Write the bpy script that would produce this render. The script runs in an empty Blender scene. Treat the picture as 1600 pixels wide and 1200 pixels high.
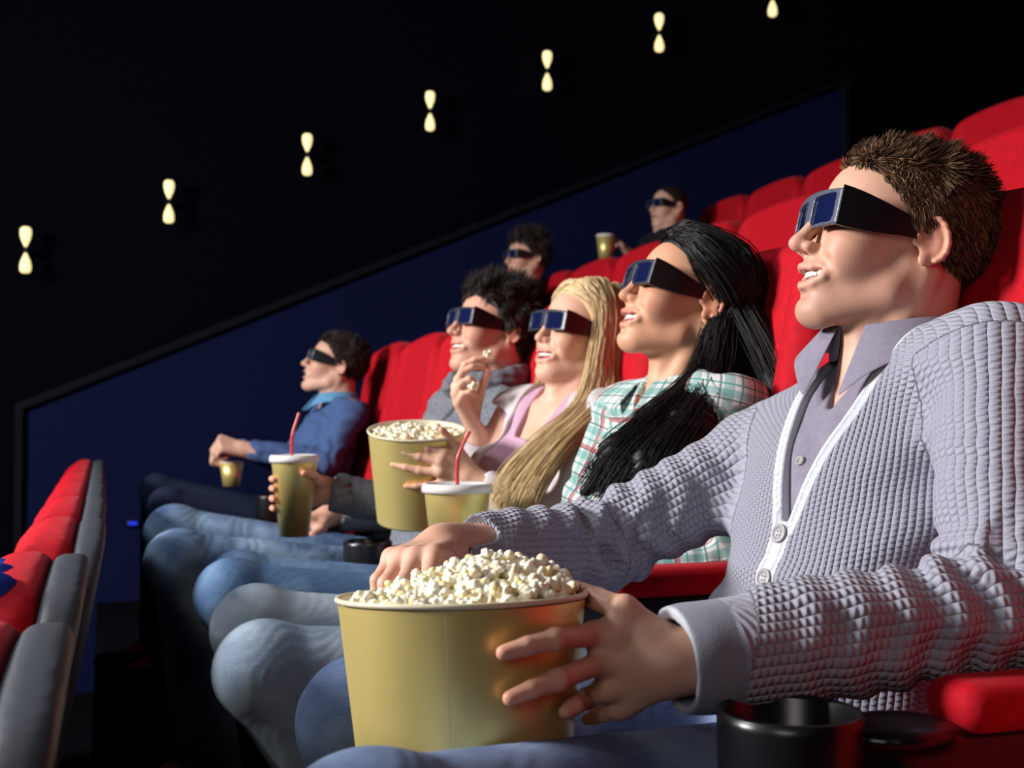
import bpy, math, random, time
import numpy as np
from mathutils import Vector, Matrix
from mathutils.bvhtree import BVHTree

BUILD = 'all'
T0 = time.time()
rng = np.random.default_rng(7)
random.seed(7)
SC = bpy.context.scene
COL = SC.collection

# ------------------------------------------------------------------ camera
F_PX = 1900.0
YAW = math.radians(18.6)
PITCH = math.radians(1.5)
CAM_Z = 0.92
cam_d = bpy.data.cameras.new('camera')
cam = bpy.data.objects.new('camera', cam_d)
COL.objects.link(cam)
cam.location = (0, 0, CAM_Z)
cam.rotation_euler = (math.radians(90) + PITCH, 0, -YAW)
cam_d.sensor_width = 36
cam_d.lens = 36 * F_PX / 1600
cam_d.clip_start = 0.02
cam_d.dof.use_dof = True
cam_d.dof.focus_distance = 1.38
cam_d.dof.aperture_fstop = 7.1
SC.camera = cam

# ------------------------------------------------------------------ world, exposure
w = bpy.data.worlds.new('world')
SC.world = w
w.use_nodes = True
w.node_tree.nodes['Background'].inputs[0].default_value = (0.25, 0.35, 0.8, 1)
w.node_tree.nodes['Background'].inputs[1].default_value = 0.0025
SC.view_settings.view_transform = 'Standard'
SC.view_settings.look = 'None'
SC.view_settings.gamma = 1
SC.view_settings.exposure = 0.0
SC.cycles.max_bounces = 5
SC.cycles.transparent_max_bounces = 6

def area_light(name, loc, target, size, size_y, power, col):
    d = bpy.data.lights.new(name, 'AREA')
    d.shape = 'RECTANGLE'; d.size = size; d.size_y = size_y
    d.energy = power; d.color = col
    o = bpy.data.objects.new(name, d); COL.objects.link(o)
    o.location = loc
    o.rotation_euler = (Vector(target) - Vector(loc)).to_track_quat('-Z', 'Y').to_euler()
    return o
# the glow of the cinema screen in front of the rows
area_light('screen_light', (-3.7, 2.4, 2.45), (0.9, 1.7, 0.9), 1.0, 0.8, 385, (1.0, 0.97, 0.95))
# house light high over the front row, then an added fill light
area_light('house_light_high', (-2.3, 2.2, 3.5), (0.6, 2.0, 0.7), 0.6, 0.6, 60, (0.92, 0.95, 1.0))
area_light('fill_light_near', (-1.0, -0.9, 1.7), (0.8, 1.2, 0.9), 0.8, 0.8, 10.0, (1.0, 0.93, 0.9))  # fill added beside the camera to brighten the near man, no house lamp

CR = np.array(cam.rotation_euler.to_matrix())
def at(px, py, Y):
    """world point seen at photo pixel (px, py) at row distance Y"""
    d = CR @ np.array([(px - 800) / F_PX, (600 - py) / F_PX, -1.0])
    t = Y / d[1]
    return np.array([0, 0, CAM_Z]) + d * t
def ray_dir(px, py):
    d = CR @ np.array([(px - 800) / F_PX, (600 - py) / F_PX, -1.0])
    return d / np.linalg.norm(d)

# ------------------------------------------------------------------ tags
def tag(o, label=None, cat=None, group=None, kind=None):
    if label: o['label'] = label
    if cat: o['category'] = cat
    if group: o['group'] = group
    if kind: o['kind'] = kind
    return o
def empty(name, loc=(0, 0, 0), rz=0.0):
    o = bpy.data.objects.new(name, None); COL.objects.link(o)
    o.location = loc; o.rotation_euler = (0, 0, rz)
    o.empty_display_size = 0.05
    return o
def mesh_obj(name, V, Fc, mat, parent=None, smooth=True, attrs=None, mats=None, midx=None):
    me = bpy.data.meshes.new(name)
    V = np.asarray(V, dtype=np.float32)
    if isinstance(Fc, np.ndarray):
        nf, k = Fc.shape
        me.vertices.add(len(V)); me.vertices.foreach_set('co', V.ravel())
        me.loops.add(nf * k); me.loops.foreach_set('vertex_index', Fc.astype(np.int32).ravel())
        me.polygons.add(nf); me.polygons.foreach_set('loop_start', np.arange(0, nf * k, k, dtype=np.int32))
        me.update(calc_edges=True)
    else:
        me.from_pydata([tuple(map(float, v)) for v in V], [], [tuple(map(int, f)) for f in Fc]); me.update()
    me.validate()
    me.polygons.foreach_set('use_smooth', np.full(len(me.polygons), smooth))
    if attrs:
        for k_, a in attrs.items():
            a = np.asarray(a, dtype=np.float32)
            if a.ndim == 1:
                at_ = me.attributes.new(k_, 'FLOAT', 'POINT'); at_.data.foreach_set('value', a)
            else:
                at_ = me.attributes.new(k_, 'FLOAT_VECTOR', 'POINT'); at_.data.foreach_set('vector', a.ravel())
    if mats:
        for m in mats: me.materials.append(m)
        if midx is not None: me.polygons.foreach_set('material_index', np.asarray(midx, dtype=np.int32))
    elif mat: me.materials.append(mat)
    o = bpy.data.objects.new(name, me); COL.objects.link(o)
    if parent is not None:
        o.parent = parent
        o.matrix_parent_inverse = Matrix.Identity(4)
    return o
def to_local(parent, V):
    """world vertices into the space of an unrotated parent"""
    off = np.zeros(3)
    while parent is not None: off = off + np.array(parent.location); parent = parent.parent
    return np.asarray(V) - off

# ------------------------------------------------------------------ small math
def nz(v):
    v = np.asarray(v, float); return v / (np.linalg.norm(v) + 1e-12)
def A(*v): return np.array(v, float)
def frame(fwd, up=(0, 0, 1)):
    """columns forward, left, up"""
    f = nz(fwd); l = nz(np.cross(up, f)); u = np.cross(f, l)
    return np.stack([f, l, u], 1)
def rot_axis(v, axis, ang):
    axis = nz(axis); v = np.asarray(v, float)
    return v * math.cos(ang) + np.cross(axis, v) * math.sin(ang) + axis * np.dot(axis, v) * (1 - math.cos(ang))
def head_frame(yaw, pitch, roll=0):
    """yaw 0 looks towards -X, positive yaw turns towards the camera side (-Y); pitch up positive; degrees"""
    y, p, r = map(math.radians, (yaw, pitch, roll))
    f = A(-math.cos(y), -math.sin(y), 0) * math.cos(p) + A(0, 0, math.sin(p))
    l = A(math.sin(y), -math.cos(y), 0)
    u = np.cross(f, l)
    l2 = rot_axis(l, f, r); u2 = rot_axis(u, f, r)
    return np.stack([f, l2, u2], 1)
def fold(P, amp, freq, ax, ph=0.0, warp=0.6):
    """cloth folds: warped sine along axis ax"""
    ax = np.asarray(ax, np.float32)
    s = P @ ax * freq + warp * np.sin(P[:, 0] * freq * .63 + 1.3 + ph) + warp * np.sin(P[:, 2] * freq * .71 + .4 + ph) + warp * np.sin(P[:, 1] * freq * .47 + ph)
    return amp * np.sin(s + ph)
def smooth01(x): x = np.clip(x, 0, 1); return x * x * (3 - 2 * x)

# ------------------------------------------------------------------ signed distance shapes
class Prim:
    def __init__(s, kind, *a): s.kind = kind; s.a = a
    def d(s, P):
        k = s.kind
        if k == 'rc':
            a, b, ra, rb = s.a
            a = np.asarray(a, np.float32); b = np.asarray(b, np.float32)
            ba = b - a; pa = P - a
            t = np.clip(pa @ ba / max(float(ba @ ba), 1e-9), 0, 1).astype(np.float32)
            return np.sqrt(((pa - t[:, None] * ba) ** 2).sum(1)) - (np.float32(ra) + np.float32(rb - ra) * t)
        if k == 'el':
            c, r, R = s.a
            q = (P - np.asarray(c, np.float32)) @ np.asarray(R, np.float32)
            r = np.asarray(r, np.float32)
            k0 = np.sqrt(((q / r) ** 2).sum(1)); k1 = np.sqrt(((q / (r * r)) ** 2).sum(1)) + 1e-6
            return k0 * (k0 - 1) / k1
        if k == 'bx':
            c, hf, R, rd = s.a
            q = np.abs((P - np.asarray(c, np.float32)) @ np.asarray(R, np.float32)) - (np.asarray(hf, np.float32) - rd)
            return np.sqrt((np.maximum(q, 0) ** 2).sum(1)) + np.minimum(q.max(1), 0) - rd
        if k == 'cvx':
            N, o = s.a
            return (P @ np.asarray(N, np.float32).T - np.asarray(o, np.float32)).max(1)
        if k == 'fn':
            return s.a[0](P)
def smin(a, b, k):
    if k <= 0: return np.minimum(a, b)
    h = np.clip(.5 + .5 * (b - a) / k, 0, 1)
    return b + (a - b) * h - k * h * (1 - h)
class Shape:
    def __init__(s): s.ops = []; s.disp = None; s.dmax = 0.0
    def rc(s, a, b, ra, rb, k=.01, op='u'): s.ops.append((op, Prim('rc', a, b, ra, rb), k)); return s
    def el(s, c, r, R=np.eye(3), k=.01, op='u'): s.ops.append((op, Prim('el', c, r, R), k)); return s
    def bx(s, c, hf, R=np.eye(3), rd=.005, k=.01, op='u'): s.ops.append((op, Prim('bx', c, hf, R, rd), k)); return s
    def cvx(s, N, o, k=.005, op='s'): s.ops.append((op, Prim('cvx', N, o), k)); return s
    def fn(s, f, k=.005, op='u'): s.ops.append((op, Prim('fn', f), k)); return s
    def ev(s, P, ops=None, disp=True):
        d = np.full(len(P), 9.0, np.float32)
        for op, pr, k in (s.ops if ops is None else ops):
            e = pr.d(P)
            if op == 'u': d = smin(d, e, k)
            elif op == 's': d = -smin(-d, e, k)
            elif op == 'i': d = -smin(-d, -e, k)
        if disp and s.disp is not None: d = d + s.disp(P)
        return d
    def cull(s, c, R):
        P = np.asarray(c, np.float32)[None]
        vals = [float(pr.d(P)[0]) for op, pr, k in s.ops]
        us = [v for v, (op, pr, k) in zip(vals, s.ops) if op == 'u']
        m = min(us) if us else 9
        out = []
        for v, o in zip(vals, s.ops):
            if o[0] == 'u' and v > m + 2.4 * R + 2 * o[2] + .02: continue
            if o[0] == 's' and v > 1.6 * R + o[2] + .02: continue
            out.append(o)
        return out
def sdf_mesh(sh, lo, hi, h, B=14):
    lo = np.asarray(lo, float); hi = np.asarray(hi, float)
    nb = np.maximum(np.ceil((hi - lo) / (h * B)).astype(int), 1)
    bi = np.stack(np.meshgrid(*[np.arange(n) for n in nb], indexing='ij'), -1).reshape(-1, 3)
    cen = (lo + (bi + .5) * B * h).astype(np.float32)
    R = B * h * math.sqrt(3) / 2
    d = np.concatenate([sh.ev(cen[i:i + 60000]) for i in range(0, len(cen), 60000)])
    act = np.abs(d) < R * 1.5 + sh.dmax + .004
    bi = bi[act]; cen = cen[act]
    loc = np.stack(np.meshgrid(*[np.arange(B + 1)] * 3, indexing='ij'), -1).reshape(-1, 3)
    offs = (loc * h).astype(np.float32)
    ND = (nb * B + 4).astype(np.int64)
    def key(ijk): return ((ijk[..., 0] + 1) * ND[1] + (ijk[..., 1] + 1)) * ND[2] + (ijk[..., 2] + 1)
    cells_k = []; cells_p = []; edges = []
    corner = [(i, j, k) for i in (0, 1) for j in (0, 1) for k in (0, 1)]
    eds = [(a, b) for a in range(8) for b in range(8) if a < b and sum(abs(corner[a][q] - corner[b][q]) for q in range(3)) == 1]
    for b0, c0 in zip(bi, cen):
        base = (lo + b0 * B * h).astype(np.float32)
        D = sh.ev(offs + base, sh.cull(c0, R)).reshape(B + 1, B + 1, B + 1)
        S = D < 0
        if S.all() or not S.any(): continue
        cs = [S[i:B + i, j:B + j, k:B + k] for i, j, k in corner]
        n = sum(c.astype(np.int8) for c in cs)
        idx = np.argwhere((n > 0) & (n < 8))
        if len(idx) == 0: continue
        vals = np.stack([D[idx[:, 0] + i, idx[:, 1] + j, idx[:, 2] + k] for i, j, k in corner], 1)
        acc = np.zeros((len(idx), 3)); cnt = np.zeros(len(idx))
        for a, b in eds:
            va, vb = vals[:, a], vals[:, b]
            m = (va < 0) != (vb < 0)
            t = np.where(m, va / np.where(np.abs(va - vb) < 1e-12, 1, va - vb), 0)
            pa = np.array(corner[a]); pb = np.array(corner[b])
            acc += m[:, None] * (pa + t[:, None] * (pb - pa)); cnt += m
        pos = (idx + acc / cnt[:, None]) * h + base
        cells_k.append(key(idx + b0 * B)); cells_p.append(pos)
        for ax in range(3):
            sl0 = [slice(0, B)] * 3; sl1 = [slice(0, B)] * 3
            sl1[ax] = slice(1, B + 1)
            s0 = S[tuple(sl0)]; s1 = S[tuple(sl1)]
            e = np.argwhere(s0 != s1)
            if len(e): edges.append((ax, e + b0 * B, s0[tuple(e.T)]))
    K = np.concatenate(cells_k); Pp = np.concatenate(cells_p)
    o = np.argsort(K); K = K[o]; Pp = Pp[o]
    quads = []
    for ax, e, s0 in edges:
        u, v = [(1, 2), (2, 0), (0, 1)][ax]
        q = []
        for du, dv in ((-1, -1), (0, -1), (0, 0), (-1, 0)):
            c = e.copy(); c[:, u] += du; c[:, v] += dv
            q.append(key(c))
        q = np.stack(q, 1)
        ii = np.searchsorted(K, q); ii = np.minimum(ii, len(K) - 1)
        ok = (K[ii] == q).all(1)
        ii = ii[ok]; f = s0[ok]
        ii = np.where(f[:, None], ii, ii[:, ::-1])
        quads.append(ii)
    return Pp.astype(np.float32), np.concatenate(quads)
def laplace(V, Fq, it=1, lam=.5):
    for _ in range(it):
        acc = np.zeros_like(V); cnt = np.zeros(len(V), np.float32)
        for a, b in ((0, 1), (1, 2), (2, 3), (3, 0)):
            for s, t in ((a, b), (b, a)):
                for ax in range(3): acc[:, ax] += np.bincount(Fq[:, s], V[Fq[:, t], ax], len(V))
                cnt += np.bincount(Fq[:, s], minlength=len(V))
        V = V + lam * (acc / np.maximum(cnt, 1)[:, None] - V)
    return V.astype(np.float32)
# ------------------------------------------------------------------ materials
class M_:
    """small node helper"""
    def __init__(s, name):
        s.m = bpy.data.materials.new(name); s.m.use_nodes = True
        s.t = s.m.node_tree; s.b = s.t.nodes['Principled BSDF']
    def n(s, kind, **kw):
        x = s.t.nodes.new(kind)
        for k, v in kw.items():
            if k.startswith('i_'):
                kk = k[2:]; x.inputs[int(kk) if kk.isdigit() else kk].default_value = v
            else: setattr(x, k, v)
        return x
    def l(s, a, b): s.t.links.new(a, b)
    def set(s, **kw):
        for k, v in kw.items():
            s.b.inputs[k.replace('_', ' ')].default_value = v
        return s
    def math(s, op, a, b=None, c=None, clamp=False):
        x = s.t.nodes.new('ShaderNodeMath'); x.operation = op; x.use_clamp = clamp
        for i, v in enumerate((a, b, c)):
            if v is None: continue
            if isinstance(v, (int, float)): x.inputs[i].default_value = v
            else: s.l(v, x.inputs[i])
        return x.outputs[0]
    def mix(s, fac, a, b):
        x = s.t.nodes.new('ShaderNodeMix'); x.data_type = 'RGBA'
        for sock, v in ((x.inputs[0], fac), (x.inputs[6], a), (x.inputs[7], b)):
            if isinstance(v, (int, float)): sock.default_value = v
            elif isinstance(v, tuple): sock.default_value = v if len(v) == 4 else v + (1,)
            else: s.l(v, sock)
        return x.outputs[2]
    def noise(s, scale, detail=3, vec=None, rough=.5):
        x = s.n('ShaderNodeTexNoise'); x.inputs['Scale'].default_value = scale
        x.inputs['Detail'].default_value = detail; x.inputs['Roughness'].default_value = rough
        if vec is None:
            tc = s.n('ShaderNodeTexCoord'); vec = tc.outputs['Object']
        s.l(vec, x.inputs['Vector'])
        return x.outputs['Fac']
    def attr(s, name):
        x = s.n('ShaderNodeAttribute'); x.attribute_name = name
        return x
    def bump(s, height, strength=.3, dist=.002):
        x = s.n('ShaderNodeBump'); x.inputs['Strength'].default_value = strength
        x.inputs['Distance'].default_value = dist
        s.l(height, x.inputs['Height']); s.l(x.outputs[0], s.b.inputs['Normal'])
        return x
    def col(s, c): 
        if isinstance(c, tuple): s.b.inputs['Base Color'].default_value = c + (1,)
        else: s.l(c, s.b.inputs['Base Color'])
        return s
    def ramp(s, fac, a, b):
        return s.math('MULTIPLY_ADD', fac, 1.0 / (b - a), -a / (b - a), True)
def srgb(r, g, b):
    f = lambda c: (c / 255) / 12.92 if c <= 10 else ((c / 255 + .055) / 1.055) ** 2.4
    return (f(r), f(g), f(b))

def mat_plain(name, c, rough=.6, metal=0, bump=None, spec=.5, sheen=0):
    m = M_(name); m.col(c).set(Roughness=rough, Metallic=metal)
    m.b.inputs['Specular IOR Level'].default_value = spec
    if sheen: m.b.inputs['Sheen Weight'].default_value = sheen
    if bump: m.bump(m.noise(bump[0], 3), bump[1], bump[2])
    return m.m
def mat_skin(name, base, red=(.60, .16, .12), rough=.50):
    m = M_(name)
    n1 = m.noise(28, 3); n2 = m.noise(420, 2)
    c = m.mix(m.math('MULTIPLY', n1, .35), base, tuple(x * y for x, y in zip(base, (.93, .74, .70))))
    c = m.mix(m.attr('blush').outputs['Fac'], c, tuple(x * y for x, y in zip(base, (.95, .66, .60))))
    c = m.mix(m.attr('stubble').outputs['Fac'], c, tuple(x * y for x, y in zip(base, (.55, .50, .48))))
    c = m.mix(m.attr('lip').outputs['Fac'], c, red)
    m.col(c).set(Roughness=rough)
    m.b.inputs['Specular IOR Level'].default_value = .35
    m.b.inputs['Subsurface Weight'].default_value = .12
    m.b.inputs['Subsurface Radius'].default_value = (1, .35, .2)
    m.b.inputs['Subsurface Scale'].default_value = .006
    m.bump(m.math('ADD', n2, m.math('MULTIPLY', m.noise(90, 2), .6)), .12, .0012)
    return m.m
def mat_knit(name, c, pu=.0095, pv=.0075, strength=.9, trim=(.58, .59, .64), cuff=(.21, .22, .27)):
    """waffle knit: columns along v with stitches across, from the kuv attribute"""
    m = M_(name)
    a = m.attr('kuv'); sx = m.n('ShaderNodeSeparateXYZ'); m.l(a.outputs['Vector'], sx.inputs[0])
    wob = m.math('MULTIPLY', m.noise(30, 2), .006)
    u = m.math('ADD', m.math('MULTIPLY', sx.outputs[0], 1 / pu), m.math('MULTIPLY', wob, 60))
    v = m.math('ADD', m.math('MULTIPLY', sx.outputs[1], 1 / pv), m.math('MULTIPLY', m.math('FLOOR', u), .5))
    cu = m.math('ABSOLUTE', m.math('SINE', m.math('MULTIPLY', u, math.pi)))
    cv = m.math('MULTIPLY_ADD', m.math('SINE', m.math('MULTIPLY', v, 2 * math.pi)), .5, .5)
    hgt = m.math('MULTIPLY', m.math('POWER', cu, .6), m.math('MULTIPLY_ADD', cv, .62, .38))
    fine = m.noise(700, 2)
    plain = m.attr('plain').outputs['Fac']
    hk = m.math('MULTIPLY', hgt, m.math('SUBTRACT', 1.0, plain))
    ht = m.math('ADD', hk, m.math('MULTIPLY', fine, .12))
    cc = m.mix(m.math('MULTIPLY', m.noise(160, 3), .5), c, tuple(x * .8 for x in c))
    cc = m.mix(plain, cc, cuff)
    cc = m.mix(m.attr('trim').outputs['Fac'], cc, trim)
    m.col(cc).set(Roughness=.85)
    m.b.inputs['Specular IOR Level'].default_value = .2
    m.b.inputs['Sheen Weight'].default_value = .15
    m.bump(ht, strength, .004)
    return m.m
def mat_cloth(name, c, c2=None, scale=60, bump=.25, rough=.85):
    m = M_(name)
    n = m.noise(scale, 5, rough=.7)
    f = m.ramp(n, .35, .68)
    m.col(m.mix(f, c, c2 or tuple(x * .8 for x in c))).set(Roughness=rough)
    m.b.inputs['Specular IOR Level'].default_value = .2
    m.bump(m.noise(500, 2), bump, .001)
    return m.m
def mat_denim(name, c, pale, amt=.5):
    m = M_(name)
    big = m.noise(9, 3); f = m.math('MULTIPLY', m.ramp(big, .38, .7), amt)
    tc = m.n('ShaderNodeTexCoord')
    mp = m.n('ShaderNodeMapping'); mp.inputs['Scale'].default_value = (40, 400, 400); m.l(tc.outputs['Object'], mp.inputs[0])
    gr = m.noise(1.0, 4, mp.outputs[0], .7)
    cc = m.mix(f, c, pale)
    cc = m.mix(m.math('MULTIPLY', m.ramp(gr, .45, .7), .35), cc, tuple(x * .5 + y * .5 for x, y in zip(c, pale)))
    m.col(cc).set(Roughness=.8)
    m.b.inputs['Specular IOR Level'].default_value = .25
    m.bump(m.math('ADD', gr, m.noise(900, 1)), .25, .001)
    return m.m
def mat_plaid(name):
    m = M_(name)
    a = m.attr('kuv'); sx = m.n('ShaderNodeSeparateXYZ'); m.l(a.outputs['Vector'], sx.inputs[0])
    def band(v, period, off, wid):
        x = m.math('FRACT', m.math('MULTIPLY_ADD', v, 1 / period, off))
        return m.math('LESS_THAN', x, wid)
    wh = (.60, .62, .61); teal = (.045, .24, .22); dk = (.05, .07, .06); red = (.35, .03, .05)
    c = wh
    for ax in (0, 1):
        s = sx.outputs[ax]
        c = m.mix(m.math('MULTIPLY', band(s, .046, .1, .30), .55), c, teal)
        c = m.mix(m.math('MULTIPLY', band(s, .046, .62, .07), .8), c, teal)
        c = m.mix(m.math('MULTIPLY', band(s, .046, .1 + .13, .07), .75), c, dk)
        c = m.mix(m.math('MULTIPLY', band(s, .138, .45, .05), .7), c, red)
    m.col(c).set(Roughness=.85)
    m.b.inputs['Specular IOR Level'].default_value = .2
    m.bump(m.noise(600, 2), .2, .001)
    return m.m
def mat_hair(name, dark, light, rough=.38, spec=.6):
    m = M_(name)
    r = m.attr('rnd').outputs['Fac']
    m.col(m.mix(r, dark, light)).set(Roughness=rough)
    m.b.inputs['Specular IOR Level'].default_value = spec
    return m.m
def mat_red(name='red seat velour'):
    m = M_(name)
    n = m.noise(70, 4, rough=.7)
    m.col(m.mix(m.ramp(n, .35, .7), (.50, .003, .012), (.36, .002, .010))).set(Roughness=.75)
    m.b.inputs['Specular IOR Level'].default_value = .15
    m.b.inputs['Sheen Weight'].default_value = .12
    m.b.inputs['Sheen Tint'].default_value = (1, .25, .3, 1)
    m.bump(m.noise(900, 2), .25, .001)
    return m.m
def mat_gold(name):
    m = M_(name)
    n = m.noise(3, 2)
    m.col(m.mix(n, (.84, .68, .25), (.78, .62, .22))).set(Roughness=.42, Metallic=.66)
    m.b.inputs['Specular IOR Level'].default_value = .6
    m.bump(m.noise(14, 3), .05, .003)
    return m.m
def mat_emit(name, c, s):
    m = M_(name); m.col(c)
    m.b.inputs['Emission Color'].default_value = c + (1,); m.b.inputs['Emission Strength'].default_value = s
    return m.m
MT = {}
MT['skin_m'] = mat_skin('fair skin', (.66, .38, .275), (.56, .20, .16))
MT['skin_w'] = mat_skin('warm skin', (.66, .35, .22), (.52, .12, .12))
MT['skin_b'] = mat_skin('light skin', (.70, .42, .30), (.62, .16, .18))
MT['skin_y'] = mat_skin('young skin', (.64, .35, .25))
MT['skin_f'] = mat_skin('far skin', (.62, .38, .28))
MT['teeth'] = mat_plain('teeth', (.80, .76, .66), .25)
MT['mouth'] = mat_plain('mouth', (.16, .03, .03), .5)
MT['eye'] = mat_plain('eye', (.7, .7, .7), .2)
MT['knit'] = mat_knit('grey waffle knit', (.34, .34, .415))
MT['shirt'] = mat_cloth('grey lilac shirt', (.25, .23, .29), (.21, .19, .25), 90, .15)
MT['plaid'] = mat_plaid('teal and white plaid')
MT['cardigan'] = mat_cloth('pale cardigan', (.56, .50, .50), (.50, .44, .45), 90, .3)
MT['pinktop'] = mat_cloth('pink lilac top', (.52, .32, .42), (.46, .27, .38), 60, .25)
MT['heather'] = mat_cloth('heather grey knit', (.20, .21, .24), (.10, .105, .13), 110, .5)
MT['bluetop'] = mat_cloth('blue jumper', (.060, .11, .25), (.05, .09, .22), 60, .3)
MT['bluecollar'] = mat_cloth('light blue collar', (.14, .34, .55), (.10, .27, .48), 60, .3)
MT['darktop'] = mat_cloth('dark top', (.012, .012, .018), None, 60, .3)
MT['den_y'] = mat_denim('mid blue denim', (.050, .095, .20), (.34, .48, .66), .75)
MT['den_b'] = mat_denim('blue denim', (.050, .105, .22), (.24, .38, .56), .6)
MT['den_w'] = mat_denim('washed denim', (.16, .22, .30), (.55, .62, .68), .8)
MT['den_m'] = mat_denim('worn blue denim', (.080, .125, .25), (.32, .42, .60), .7)
MT['den_d'] = mat_denim('dark denim', (.006, .012, .035), (.012, .022, .055), .4)
MT['hair_m'] = mat_hair('brown hair', (.022, .012, .008), (.27, .145, .08), .75, .12)
MT['hair_y'] = mat_hair('dark brown hair', (.010, .006, .005), (.05, .030, .022), .55, .4)
MT['hair_b'] = mat_hair('blonde hair', (.42, .25, .10), (.95, .78, .48), .55, .3)
MT['hair_k'] = mat_hair('black hair', (.0025, .0023, .0025), (.012, .010, .010), .48, .35)
MT['black'] = mat_plain('black plastic', (.006, .006, .008), .3)
MT['glossblack'] = mat_plain('glossy black frame', (.010, .011, .015), .3)
MT['framefront'] = mat_plain('satin frame front', (.085, .095, .14), .32, 0, None, .9)  # black frame's base colour lightened to stand in for the screen's reflection
MT['frame2'] = mat_plain('dark frame front', (.030, .034, .055), .32, 0, None, .8)
MT['lens'] = mat_plain('dark blue lens', (.006, .010, .05), .06, 0, None, 1.0)
MT['red'] = mat_red()
MT['vinyl'] = mat_plain('grey vinyl', (.055, .062, .078), .5, 0, (300, .2, .001))
MT['gold'] = mat_gold('gold card')
MT['white'] = mat_plain('white card', (.72, .70, .66), .5)
MT['straw'] = mat_plain('red straw', (.55, .05, .06), .3)
def mat_popcorn():
    m = M_('popcorn')
    f = m.ramp(m.noise(70, 3), .5, .72)
    m.col(m.mix(f, (.90, .86, .70), (.80, .58, .16))).set(Roughness=.7)
    m.b.inputs['Subsurface Weight'].default_value = .0
    return m.m
MT['popcorn'] = mat_popcorn()
# ------------------------------------------------------------------ heads
def head_ops(S, O, R, s=1.0, fem=False, smile=1.0, wide=1.0):
    def W(p): return O + R @ (np.asarray(p, float) * s)
    def el(c, r, k=.012, op='u', rot=None):
        RR = R if rot is None else R @ rot
        S.el(W(c), np.asarray(r) * s, RR, k * s, op)
    def rc(a, b, ra, rb, k=.01, op='u'): S.rc(W(a), W(b), ra * s, rb * s, k * s, op)
    jw = .046 if not fem else .041
    el((-.014, 0, .036), (.094, .075 * wide, .072), .02)
    el((.030, 0, .036), (.061, .062, .060), .02)
    el((.036, 0, -.010), (.054, .059, .070), .02)
    el((.042, 0, -.045), (.049, .052, .055), .02)
    el((.074, 0, -.080), (.020, .030, .022), .015)
    # jaw line and chin
    for y in (-1, 1):
        rc((-.002, y * jw * 1.06, -.035), (.012, y * jw, -.068), .018, .017, .018)
        rc((.012, y * jw, -.068), (.072, y * .015, -.101 if not fem else -.096), .018, .017, .018)
        el((.060, y * .038, -.018), (.026, .022, .022), .018)                     # cheekbone
        if smile: el((.067, y * .034, -.036), (.024, .019, .025), .014)           # smiling cheek
        el((.080, y * .031, .010), (.0125, .0150, .0115), .004)                   # closed lid
        rc((.084, y * .008, .028), (.070, y * .042, .026), .010, .008, .012)      # brow
        el((.092, y * .030, .012), (.017, .017, .013), .008, 's')                 # eye socket
    el((.083, 0, -.101 if not fem else -.096), (.017, .019, .016), .014)
    # nose
    nt = .122 if not fem else .117
    rc((.092, 0, .018), (nt - .010, 0, -.020), .0065, .0085, .010)
    el((nt - .007, 0, -.027), (.0115, .0105, .0095), .007)
    for y in (-1, 1):
        el((nt - .020, y * .0125, -.030), (.0105, .0065, .0075), .006)
        el((nt - .016, y * .0068, -.0390), (.0045, .0024, .0025), .002, 's')
    # muzzle
    el((.082, 0, -.058), (.023, .030, .027), .012)
    # lips
    c = (.0785, .0375, -.0480)
    up = [(c[0], -c[1], c[2]), (.0975, -.017, -.0530), (.1040, -.004, -.0515), (.1040, .004, -.0515), (.0975, .017, -.0530), c]
    dn = [(c[0], -c[1], c[2]), (.0865, -.030, -.0620), (.0930, -.020, -.0705), (.0985, 0, -.0760), (.0930, .020, -.0705), (.0865, .030, -.0620), c]
    # mouth opening
    if smile:
        el((.1005, 0, -.0618), (.020, .0200, .0080), .003, 's')
        for y in (-1, 1):
            rt = np.array(Matrix.Rotation(math.radians(y * -18), 3, 'X'))
            el((.0890, y * .0205, -.0580), (.017, .0145, .0078), .003, 's', rt)
    for ch, r in ((up, .0038), (dn, .0046)):
        for a, b in zip(ch[:-1], ch[1:]):
            rc(a, b, r * (.55 if a == ch[0] else 1), r * (.55 if b == ch[-1] else 1), .004)
    if smile:
        for y in (-1, 1):
            rc((.1005, y * .0205, -.034), (.0905, y * .0375, -.046), .0016, .0018, .010, 's'); rc((.0905, y * .0375, -.046), (.0835, y * .0445, -.058), .0018, .0008, .010, 's')
    el((.099, 0, -.0835), (.006, .016, .004), .006, 's')                           # groove above the chin
    # ears
    for y in (-1, 1):
        y0 = .0735
        ez = np.array(Matrix.Rotation(math.radians(-y * 24), 3, 'Z') @ Matrix.Rotation(math.radians(12), 3, 'Y'))
        el((-.012, y * (y0 + .004), -.004), (.0170, .0045, .0270), .005, 'u', ez)
        el((-.006, y * (y0 + .009), -.007), (.0095, .0055, .0130), .003, 's', ez)
        pts = []
        for i in range(11):
            a = math.radians(15 + i * 25)
            x = .0160 * math.cos(a); z = .0262 * math.sin(a) * (1 if a < math.pi else .9)
            p = ez @ np.array([x, y * .0035, z])
            pts.append((p[0] - .012, y * (y0 + .006) + p[1], p[2] - .004))
        for a, b in zip(pts[:-1], pts[1:]): rc(a, b, .0030, .0030, .003)
        el((-.006, y * (y0 + .004), -.027), (.0070, .0042, .0075), .006, 'u')
        el((.004, y * (y0 - .003), -.006), (.0045, .0045, .0060), .004, 'u')
    return W
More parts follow.
